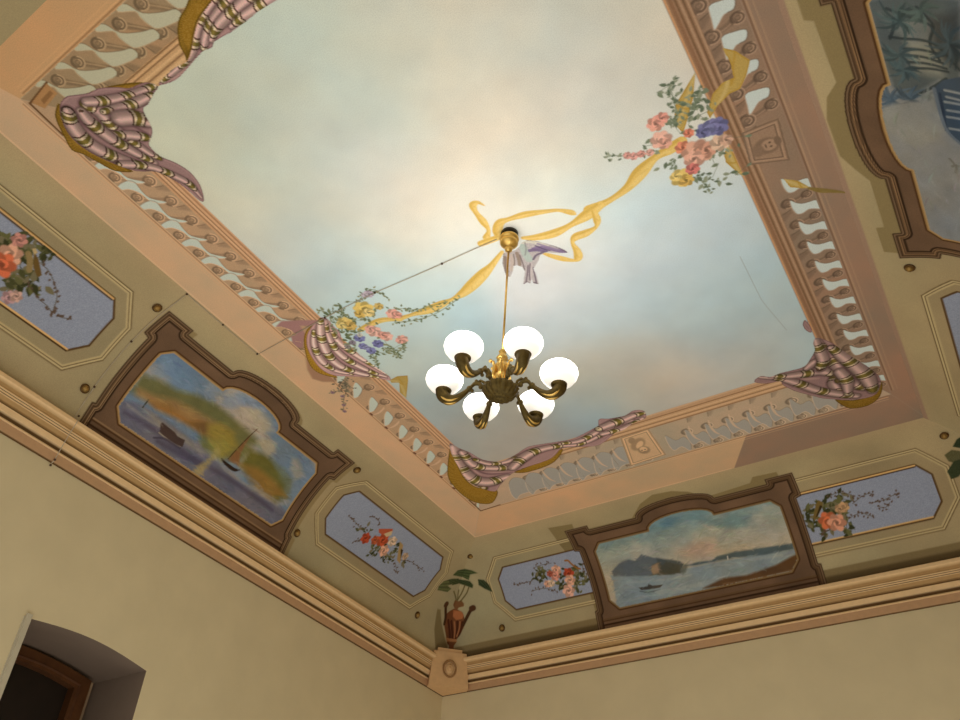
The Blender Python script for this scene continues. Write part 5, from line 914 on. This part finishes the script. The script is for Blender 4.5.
# ---- bouquets
def bouquet(blooms, leaves, n, spread, L, cols, label, sprays=(), nspray=10):
    il = new_id(); fl = []
    for P in sprays:
        cv.stroke(P, .005, cols[0], .8, id_=-1)
        for p in cr(P, 5):
            for q in range(2): cv.leaf((p[0]+rnd.gauss(0, .010), p[1]+rnd.gauss(0, .010)), L*.7, L*.35, rnd.random()*6.3, cols[(q+1) % len(cols)], id_=il)
    cv.foliage(leaves, int(n*1.3), spread*1.05, cols, il, L=L)
    for p, r, c in blooms:
        i = new_id(); fl.append(i); cv.flower(p, r, c, i, petals=7, pale=.24)
    return (label, il, fl)
GL = [(126, 138, 114), (152, 160, 136), (104, 118, 96)]
BQ = [bouquet([(p, r*.00155, c) for p, r, c in zip([(-0.59,2.316),(-0.553,2.302),(-0.6,2.41),(-0.592,2.434),(-0.478,2.436),(-0.529,2.498),(-0.481,2.557),(-0.441,2.564),(-0.508,2.582),(-0.372,2.555),(-0.342,2.556),(-0.352,2.466),(-0.372,2.447),(-0.405,2.456),(-0.425,2.466),(-0.598,2.656),(-0.583,2.682),(-0.616,2.638),(-0.533,2.634),(-0.77,2.413),(-0.746,2.431),(-0.71,2.436),(-0.672,2.449)],
      (26, 20, 32, 20, 16, 24, 46, 30, 30, 30, 20, 32, 22, 26, 18, 34, 24, 18, 22, 13, 14, 13, 13), ((230,150,130),(226,140,124),(232,170,150),(220,150,130),(220,110,80),(226,120,84),(216,150,124),(204,136,110),(226,160,136),(222,180,150),(200,150,124),(84,86,150),(100,100,164),(96,100,160),(76,80,140),(222,186,84),(206,160,60),(228,196,100),(206,96,90),(214,140,130),(222,150,140),(212,136,124),(226,160,146)))],
      [(-0.444,2.361),(-0.4,2.371),(-0.464,2.232),(-0.435,2.277),(-0.374,2.298),(-0.411,2.565),(-0.43,2.618),(-0.495,2.681),(-0.469,2.729),(-0.308,2.56),(-0.592,2.56),(-0.46,2.163),(-0.377,2.26),(-0.355,2.309),(-0.521,2.347),(-0.39,2.609),(-0.371,2.767),(-0.646,2.416)], 100, .026, .029, GL,
      'large rose bouquet with blue and yellow blooms against the right rail', [[(-0.487,2.321),(-0.474,2.241),(-0.46,2.163),(-0.423,2.156)], [(-0.439,2.349),(-0.379,2.28),(-0.352,2.239)], [(-0.662,2.455),(-0.741,2.434),(-0.82,2.385),(-0.854,2.375)], [(-0.526,2.68),(-0.515,2.754),(-0.505,2.795)], [(-0.546,2.318),(-0.531,2.342),(-0.497,2.376)]]),
      bouquet([(p, r*.00155, c) for p, r, c in zip([(-2.485,2.646),(-2.528,2.669),(-2.478,2.685),(-2.649,2.686),(-2.639,2.72),(-2.684,2.695),(-2.398,2.671),(-2.362,2.76),(-2.346,2.781),(-2.547,2.827),(-2.553,2.799),(-2.508,2.898),(-2.519,2.88),(-2.438,2.964),(-2.458,2.968),(-2.656,2.834),(-2.682,2.903),(-2.59,2.928),(-2.662,2.958),(-2.672,2.922),(-2.388,2.563),(-2.412,2.56),(-2.717,2.846),(-2.764,2.859),(-2.638,2.814)],
      (38, 22, 22, 30, 26, 20, 18, 26, 18, 30, 20, 26, 20, 22, 18, 22, 18, 22, 20, 14, 18, 14, 14, 13, 12), ((226,190,84),(210,168,62),(236,206,120),(220,188,90),(204,164,70),(226,200,110),(206,170,76),(232,160,144),(226,146,130),(236,176,160),(228,160,146),(236,172,156),(222,146,130),(234,166,150),(226,152,138),(98,104,176),(110,114,184),(92,96,168),(104,108,178),(130,134,190),(178,160,186),(190,176,196),(120,110,130),(130,120,120),(200,200,190)))],
      [(-2.654,2.576),(-2.692,2.578),(-2.662,2.655),(-2.598,2.69),(-2.65,2.783),(-2.702,2.779),(-2.509,2.739),(-2.459,2.719),(-2.547,2.965),(-2.521,3.005),(-2.626,2.998),(-2.743,2.832),(-2.744,2.882),(-2.728,2.74),(-2.467,2.587)], 90, .026, .030, [(128, 138, 104), (152, 156, 120), (104, 118, 86)],
      'mixed bouquet of yellow, pink and blue flowers on the left rail by the cable', [[(-2.714,2.698),(-2.686,2.593),(-2.711,2.533)], [(-2.497,2.604),(-2.4,2.544),(-2.34,2.556),(-2.313,2.638)], [(-2.36,2.727),(-2.291,2.753),(-2.235,2.796),(-2.143,2.811),(-2.035,2.825)], [(-2.395,2.826),(-2.312,2.859),(-2.219,2.875),(-2.116,2.873),(-1.958,2.834)], [(-2.585,2.556),(-2.61,2.612),(-2.611,2.659)], [(-2.573,2.976),(-2.547,3.042),(-2.547,3.094)], [(-2.68,2.995),(-2.687,3.044),(-2.708,3.086)], [(-2.443,2.997),(-2.481,3.026),(-2.56,3.061)]]),
      bouquet([(p, .014, (136, 96, 110)) for p in [(-3.138,3.306),(-3.175,3.362),(-3.089,3.229),(-3.121,3.168)]], [(-2.989,3.126),(-2.946,3.121),(-3.032,3.13),(-3.021,3.193)], 26, .018, .024, [(126, 116, 96), (146, 134, 108), (100, 92, 78)],
      'small sprig of leaves and purple buds hanging below the left drapery', [[(-2.966,3.096),(-3.028,3.19),(-3.106,3.264),(-3.18,3.36)], [(-2.997,3.149),(-3.063,3.171),(-3.128,3.164)], [(-2.99,3.153),(-2.978,3.202)]])]
# ---- the dove
ib_ = new_id()
cv.poly([(-1.582,2.663),(-1.623,2.725),(-1.643,2.784),(-1.651,2.818),(-1.637,2.831),(-1.607,2.804),(-1.581,2.769),(-1.563,2.772),(-1.544,2.8),(-1.548,2.836),(-1.601,2.914),(-1.575,2.91),(-1.565,2.927),(-1.539,2.895),(-1.55,2.934),(-1.528,2.954),(-1.509,2.894),(-1.498,2.838),(-1.446,2.798),(-1.422,2.769),(-1.385,2.766),(-1.331,2.803),(-1.286,2.825),(-1.292,2.799),(-1.324,2.753),(-1.358,2.713),(-1.396,2.67),(-1.431,2.644),(-1.463,2.646),(-1.485,2.664),(-1.516,2.675),(-1.547,2.674)], (190, 182, 184), id_=ib_, noise=26)
for P, c_, w_ in (([(-1.469,2.646),(-1.434,2.649),(-1.391,2.683),(-1.362,2.722)], (216, 212, 200), .03), ([(-1.431,2.713),(-1.378,2.73),(-1.339,2.771),(-1.29,2.819)], (132, 112, 150), .022), ([(-1.467,2.71),(-1.425,2.725),(-1.381,2.758)], (120, 104, 140), .02), ([(-1.472,2.674),(-1.483,2.718),(-1.485,2.767)], (180, 196, 190), .04), ([(-1.589,2.693),(-1.623,2.76),(-1.643,2.81)], (140, 122, 108), .018), ([(-1.557,2.693),(-1.577,2.751),(-1.604,2.788)], (196, 180, 170), .02),
        ([(-1.521,2.697),(-1.533,2.741),(-1.547,2.776)], (150, 132, 120), .02), ([(-1.512,2.804),(-1.544,2.856),(-1.58,2.907)], (120, 104, 116), .008), ([(-1.495,2.831),(-1.516,2.89),(-1.535,2.942)], (110, 96, 110), .008), ([(-1.492,2.798),(-1.519,2.853),(-1.55,2.906)], (206, 196, 196), .014), ([(-1.466,2.778),(-1.438,2.76),(-1.394,2.759)], (112, 98, 120), .012), ([(-1.44,2.639),(-1.387,2.676),(-1.324,2.753),(-1.286,2.825)], (104, 92, 112), .006), ([(-1.582,2.663),(-1.623,2.725),(-1.643,2.784),(-1.651,2.818)], (120, 104, 100), .006),
        ([(-1.412,2.699),(-1.384,2.74),(-1.361,2.766)], (96, 82, 118), .007), ([(-1.395,2.692),(-1.358,2.738),(-1.321,2.783)], (150, 134, 164), .010), ([(-1.449,2.654),(-1.465,2.695),(-1.49,2.731)], (140, 140, 140), .006), ([(-1.56,2.675),(-1.601,2.737),(-1.626,2.793)], (108, 92, 88), .006), ([(-1.539,2.695),(-1.56,2.743),(-1.577,2.768)], (120, 104, 100), .006),
        ([(-1.514,2.717),(-1.529,2.778),(-1.543,2.822)], (112, 98, 100), .006), ([(-1.601,2.914),(-1.577,2.909),(-1.564,2.925),(-1.546,2.927),(-1.528,2.954)], (90, 76, 90), .006), ([(-1.495,2.797),(-1.527,2.848),(-1.554,2.904)], (104, 90, 104), .006)):
    cv.stroke(P, w_, c_, .9, clip=ib_)

# ------------------------------------------------------------------ build the ceiling and its painted motifs
def mapC(x, y): return np.stack([x, y, np.full(x.shape, H)], -1)
def mapCm(x, y): return np.stack([x, y, np.full(x.shape, H-.0015)], -1)
J, I = np.meshgrid(np.arange(cv.ny-1), np.arange(cv.nx-1), indexing='ij'); q = (J*cv.nx+I).ravel()
F = np.stack([q, q+cv.nx, q+cv.nx+1, q+1], 1)
tag(mesh_from('ceiling', mapC(X.ravel(), Y.ravel()), cv.rgb.reshape(-1, 3), F), kind='structure')
def cm(name, ids, parent=None): return motif(name, [(cv, ids, mapCm)], parent)
for side, lab in (('L', 'peach painted balustrade along the left side of the ceiling'), ('B', 'pale painted balustrade along the far side of the ceiling'), ('R', 'brown painted balustrade along the right side of the ceiling'), ('N', 'short stretch of painted balustrade across the upper left end')):
    t = thing('painted_balustrade', lab, 'balustrade', group='painted balustrades')
    cm('rail', irail[side], t); cm('plinth', iband[side], t)
    for i in ibal[side]: cm('baluster', i, t)
for i, lab in zip(iped, ('peach pedestal with a carved mask in the far balustrade', 'brown pedestal with a carved mask in the right balustrade beside the bouquet')):
    o = cm('pedestal', i); tag(o, lab, 'pedestal', 'carved pedestals')
for lab, ic, iff in DR:
    t = thing('drapery', lab, 'drapery', group='draperies over the balustrade'); cm('cloth', ic, t); cm('fringe', iff, t)
for i, lab in RB:
    o = cm('ribbon', i)
    if o: tag(o, lab, 'ribbon', 'painted ribbons')
for lab, il, fl in BQ:
    t = thing('flower_bouquet', lab, 'bouquet', group='painted bouquets'); cm('foliage', il, t)
    for i in fl: cm('flower', i, t)
tag(cm('dove', ib_), 'grey-violet dove with spread wing below the chandelier rose', 'bird')

# ------------------------------------------------------------------ corner pedestal block
STONE = material('peach_plaster_block', (206, 166, 118), .85, noise=.06, nscale=30, bump=.05)
STONED = material('peach_plaster_shade', (150, 112, 70), .85, noise=.06, nscale=30)
r2 = 2**-.5; cx, cy = -3.95+.16, 5.85-.16; nx_, ny_ = r2, -r2; tx_, ty_ = r2, r2
t = thing('corner_pedestal', 'peach block with an oval boss projecting at the cornice corner under the urn', 'pedestal')
def blk(pts, name, mat):
    V = []
    for (h, dp, z) in pts: V.append((cx+tx_*h+nx_*dp, cy+ty_*h+ny_*dp, z))
    return V
b0_, b1_ = 4.072, 4.352
V = blk([(-.16, 0, b0_), (.16, 0, b0_), (.16, -.24, b0_), (-.16, -.24, b0_), (-.135, .0, b1_), (.135, .0, b1_), (.135, -.24, b1_), (-.135, -.24, b1_)], '', None)
obj('block', V, [(0, 1, 5, 4), (1, 2, 6, 5), (3, 0, 4, 7), (0, 3, 2, 1), (4, 5, 6, 7)], STONE, t)
V = blk([(-.10, -.01, b1_), (.10, -.01, b1_), (.10, -.18, b1_), (-.10, -.18, b1_), (-.10, -.01, b1_+.03), (.10, -.01, b1_+.03), (.10, -.18, b1_+.03), (-.10, -.18, b1_+.03)], '', None)
obj('plinth_slab', V, [(0, 1, 5, 4), (1, 2, 6, 5), (3, 0, 4, 7), (4, 5, 6, 7), (0, 3, 2, 1)], STONE, t)
Mx = Matrix.Translation((cx, cy, 4.212)) @ Matrix(((tx_, 0, nx_, 0), (ty_, 0, ny_, 0), (0, 1, 0, 0), (0, 0, 0, 1)))
mb = MB(); mb.lathe([(.062, 0), (.067, .010), (.058, .016), (.050, .004)], 28, Mx @ Matrix.Diagonal((.85, 1.1, 1, 1))); mb.build('oval_ring', STONED, t, True)
mb = MB(); mb.lathe([(.038, 0), (.034, .014), (.022, .022), (.014, .018), (.011, .028), (.001, .030)], 24, Mx @ Matrix.Diagonal((.85, 1.1, 1, 1))); mb.build('boss', STONE, t, True)

# ------------------------------------------------------------------ gilded rosettes on the cove
GOLD = material('antique_gilding', (150, 118, 62), .45, metal=.5, noise=.2, nscale=40)
GOLDD = material('dark_gilding', (96, 70, 36), .5, metal=.5, noise=.2, nscale=40)
def frame_at(side, u, s):
    e = .004; P = {'L': mapL, 'B': mapB, 'R': mapR}[side](np.array([u, u+e, u]), np.array([s, s, s+e])); a = Vector(P[1]-P[0]).normalized(); b = Vector(P[2]-P[0]).normalized(); n_ = a.cross(b).normalized()
    if n_.z > 0: n_ = -n_
    return Vector(P[0]), Matrix((a, b, n_)).transposed().to_4x4()
first = None
ROS = [('L', 2.018, .843, 'top left corner of the sunset painting'), ('L', 2.022, .243, 'bottom left of the sunset painting near the cable'), ('L', 3.872, .843, 'right of the sunset painting, by its upper corner'), ('L', 3.812, .246, 'right of the sunset painting, just above the cornice'),
       ('L', 5.330, .885, 'directly above the urn palm in the corner'), ('L', 5.272, .249, 'left of the urn, low above the left cornice'), ('B', -3.348, .232, 'right of the urn, low above the far cornice'), ('B', .128, .857, 'above the far right panel, beside dark leaves'), ('R', 3.705, .84, 'below the palm painting at the right')]
for side, u, s, lab in ROS:
    p, Mr = frame_at(side, u, s); p = p+Mr.to_3x3() @ Vector((0, 0, .002))
    if first is None:
        t = thing('rosette', '', 'rosette'); mb = MB(); mb.lathe([(.001, 0), (.026, 0), (.028, .004), (.024, .010), (.017, .008)], 20); mb.build('disc', GOLDD, t, True)
        mb = MB(); mb.lathe([(.018, .006), (.019, .012), (.014, .020), (.006, .024), (.001, .025)], 16); mb.build('knob', GOLD, t, True); first = t; kids = list(t.children)
    else:
        t = first.copy(); COL.objects.link(t)
        for ch in kids: c_ = ch.copy(); COL.objects.link(c_); c_.parent = t
    t.matrix_world = Matrix.Translation(p) @ Mr
    tag(t, 'small round gilded rosette '+lab, 'rosette', 'gilded rosettes')

# ------------------------------------------------------------------ surface cable with clips
WIRE = material('grey_cable', (176, 162, 140), .5); CLIP = material('dark_cable_clip', (70, 48, 28), .5)
t = thing('cable', 'thin cable running from the left wall over the cornice and ceiling to the chandelier', 'cable')
e = .006; uw = 2.06
pts = [(-3.95+e, uw, 4.055), (-3.95+.028, uw, 4.075), (-3.95+.05, uw, 4.17), (-3.95+.07, uw, 4.24), (-3.95+.092, uw, 4.30), (-3.95+.088, uw, 4.33), (-3.95+.05, uw, 4.345)]
for s in np.linspace(.14, 1.0, 18):
    p, Mr = frame_at('L', uw, s); pts.append(tuple(p+Mr.to_3x3() @ Vector((0, 0, e))))
pts += [(-3.285, 2.062, H-e), (-3.287, 2.35, H-e), (-3.287, 2.650, H-e)]
pts += [q_+(H-e,) for q_ in [(-3.008,2.621),(-2.722,2.593),(-2.53,2.577),(-2.349,2.568),(-2.113,2.568),(-1.904,2.566),(-1.695,2.56),(-1.562,2.559)]]
mb = MB(); mb.tube(pts, .0022, 6); mb.build('wire', WIRE, t)
cl_ = [(-3.95+.012, uw, 4.052), (-3.95+.03, uw, 4.08), (-3.95+.085, uw, 4.345), (-3.285, 2.062, H-.006), (-3.285, 2.35, H-.006), (-3.285, 2.645, H-.006), (-2.722,2.593)+(H-.006,), (-2.349,2.568)+(H-.006,), (-1.904,2.566)+(H-.006,)]
for s in (.28, .60):
    p, Mr = frame_at('L', uw, s); cl_.append(tuple(p+Mr.to_3x3() @ Vector((0, 0, .006))))
for p in cl_:
    mb = MB(); mb.ball(p, .0068, 8); mb.build('clip', CLIP, t)

# ------------------------------------------------------------------ chandelier
BRZ = material('aged_bronze', (92, 76, 38), .45, metal=.7, noise=.35, nscale=60, bump=.3)
BRL = material('polished_brass', (226, 186, 104), .28, metal=.9, noise=.15, nscale=50)
GLS = material('opal_glass_globe', (250, 244, 230), .35, emit=(1.0, .965, .90, GLOBE_POWER))
piv = Vector((-1.491, 2.563, H-.05)); ax = Vector((.045, -.021, 1)).normalized(); Lc = piv.z-4.069
ch = thing('chandelier', 'bronze chandelier with six lit opal globes hanging from the ceiling', 'chandelier')
e1 = Vector((0, 1, 0)).cross(ax).normalized(); e2 = ax.cross(e1)
ch.matrix_world = Matrix.Translation(piv-ax*Lc) @ Matrix((e1, e2, ax)).transposed().to_4x4()
top = Lc+.05
RG, PH = .259, math.radians(-278.65+180)
def part(name, mat, f, smooth=True, parent=ch):
    mb = MB(); f(mb); return mb.build(name, mat, parent, smooth)
part('ceiling_plate', material('blackened_iron', (40, 34, 24), .5, metal=.5), lambda m: m.lathe([(.001, top+.002), (.045, top+.001), (.046, top-.022), (.036, top-.030), (.001, top-.030)], 24))
part('canopy', BRL, lambda m: m.lathe([(.040, top-.026), (.048, top-.032), (.050, top-.044), (.043, top-.050), (.038, top-.054), (.046, top-.062), (.047, top-.072), (.040, top-.082), (.028, top-.092), (.016, top-.098), (.013, top-.104), (.020, top-.112), (.018, top-.124), (.006, top-.132)], 28))
part('rod', BRL, lambda m: m.tube([(0, 0, top-.13), (0, 0, .10)], .0052, 10))
def col_(m):
    m.lathe([(.001, .165), (.010, .16), (.016, .148), (.010, .138), (.018, .124), (.024, .108), (.014, .094), (.020, .084), (.028, .064), (.032, .044), (.020, .026), (.028, .012), (.036, -.008), (.026, -.026), (.038, -.042), (.032, -.06), (.001, -.062)], 48, flute=.22, nf=8)
part('column', BRL, col_)
def leaves_(m):
    for k in range(6):
        a = 2*PI*k/6+PH+PI/6; c, s_ = math.cos(a), math.sin(a)
        pts_ = [(.022, -.03), (.040, .0), (.034, .045), (.042, .080), (.055, .078)]
        m.tube([(r*c, r*s_, z) for r, z in pts_], [.008, .010, .008, .006, .003], 6); m.ball((.055*c, .055*s_, .078), .009)
part('brass_leaf_crown', BRL, leaves_)
part('fluted_bowl', BRZ, lambda m: m.lathe([(.060, -.052), (.074, -.058), (.078, -.066), (.073, -.072), (.070, -.084), (.058, -.100), (.042, -.110), (.036, -.110), (.034, -.116), (.022, -.120), (.018, -.116), (.012, -.124), (.001, -.126)], 96, flute=.10, nf=16))
gn = GLS.node_tree; tc_ = gn.nodes.new('ShaderNodeTexCoord'); sx_ = gn.nodes.new('ShaderNodeSeparateXYZ'); mr_ = gn.nodes.new('ShaderNodeMapRange')
gn.links.new(tc_.outputs['Object'], sx_.inputs[0]); gn.links.new(sx_.outputs['Z'], mr_.inputs[0])
mr_.inputs[1].default_value = -.058; mr_.inputs[2].default_value = .050; mr_.inputs[3].default_value = 0; mr_.inputs[4].default_value = 1
pw_ = gn.nodes.new('ShaderNodeMath'); pw_.operation = 'POWER'; pw_.inputs[1].default_value = 3.0; ma_ = gn.nodes.new('ShaderNodeMath'); ma_.operation = 'MULTIPLY_ADD'; ma_.inputs[1].default_value = GLOBE_POWER; ma_.inputs[2].default_value = .45
gn.links.new(mr_.outputs[0], pw_.inputs[0]); gn.links.new(pw_.outputs[0], ma_.inputs[0])
gn.links.new(ma_.outputs[0], gn.nodes['Principled BSDF'].inputs['Emission Strength'])
for k in range(6):
    a = PH+k*PI/3; c, s_ = math.cos(a), math.sin(a)
    pt = lambda r, z: (r*c, r*s_, z)
    ctl = [(.050, -.062), (.078, -.048), (.098, -.028), (.118, -.026), (.132, -.040), (.150, -.062), (.175, -.086), (.205, -.104), (.232, -.104), (.254, -.090), (.264, -.070), (.262, -.052)]
    q = cr([(r, z, w_) for (r, z), w_ in zip(ctl, [.007, .008, .010, .010, .008, .011, .015, .020, .025, .028, .030, .031])], 4)
    arm = part('arm', BRZ, lambda m: m.tube([pt(r, z) for r, z, _ in q], [w_ for _, _, w_ in q], 12))
    def scr(m):
        m.ball(pt(.141, -.052), .015); m.ball(pt(.090, -.046), .011); m.ball(pt(.112, -.012), .009); m.ball(pt(.128, -.064), .009)
        m.tube([pt(r, z) for r, z in ((.066, -.050), (.075, -.022), (.092, -.010), (.106, -.018), (.100, -.030))], [.006, .007, .007, .006, .004], 8)
    part('scroll', BRZ, scr, parent=arm)
    def rib(m):
        for sgn in (-1, 1):
            pr = [(r*c-sgn*w_*.62*s_, r*s_+sgn*w_*.62*c, z-w_*.62) for r, z, w_ in q[24:]]
            m.tube(pr, [w_*.22 for _, _, w_ in q[24:]], 6)
        pr = [(r*c, r*s_, z-w_*.9) for r, z, w_ in q[24:]]; m.tube(pr, [w_*.22 for _, _, w_ in q[24:]], 6)
    part('leaf_ribs', BRL, rib, parent=arm)
    part('cup', BRZ, lambda m: m.lathe([(.001, -.066), (.028, -.066), (.035, -.060), (.038, -.052), (.034, -.047), (.037, -.040), (.032, -.034)], 20, Matrix.Translation(pt(RG, 0))), parent=arm)
    g = part('globe', GLS, lambda m: m.lathe([(.026, -.058), (.044, -.052), (.066, -.036), (.081, -.014), (.086, .004), (.083, .022), (.072, .038), (.055, .048), (.030, .054), (.001, .056)], 36, Matrix.Translation(pt(RG, 0))))
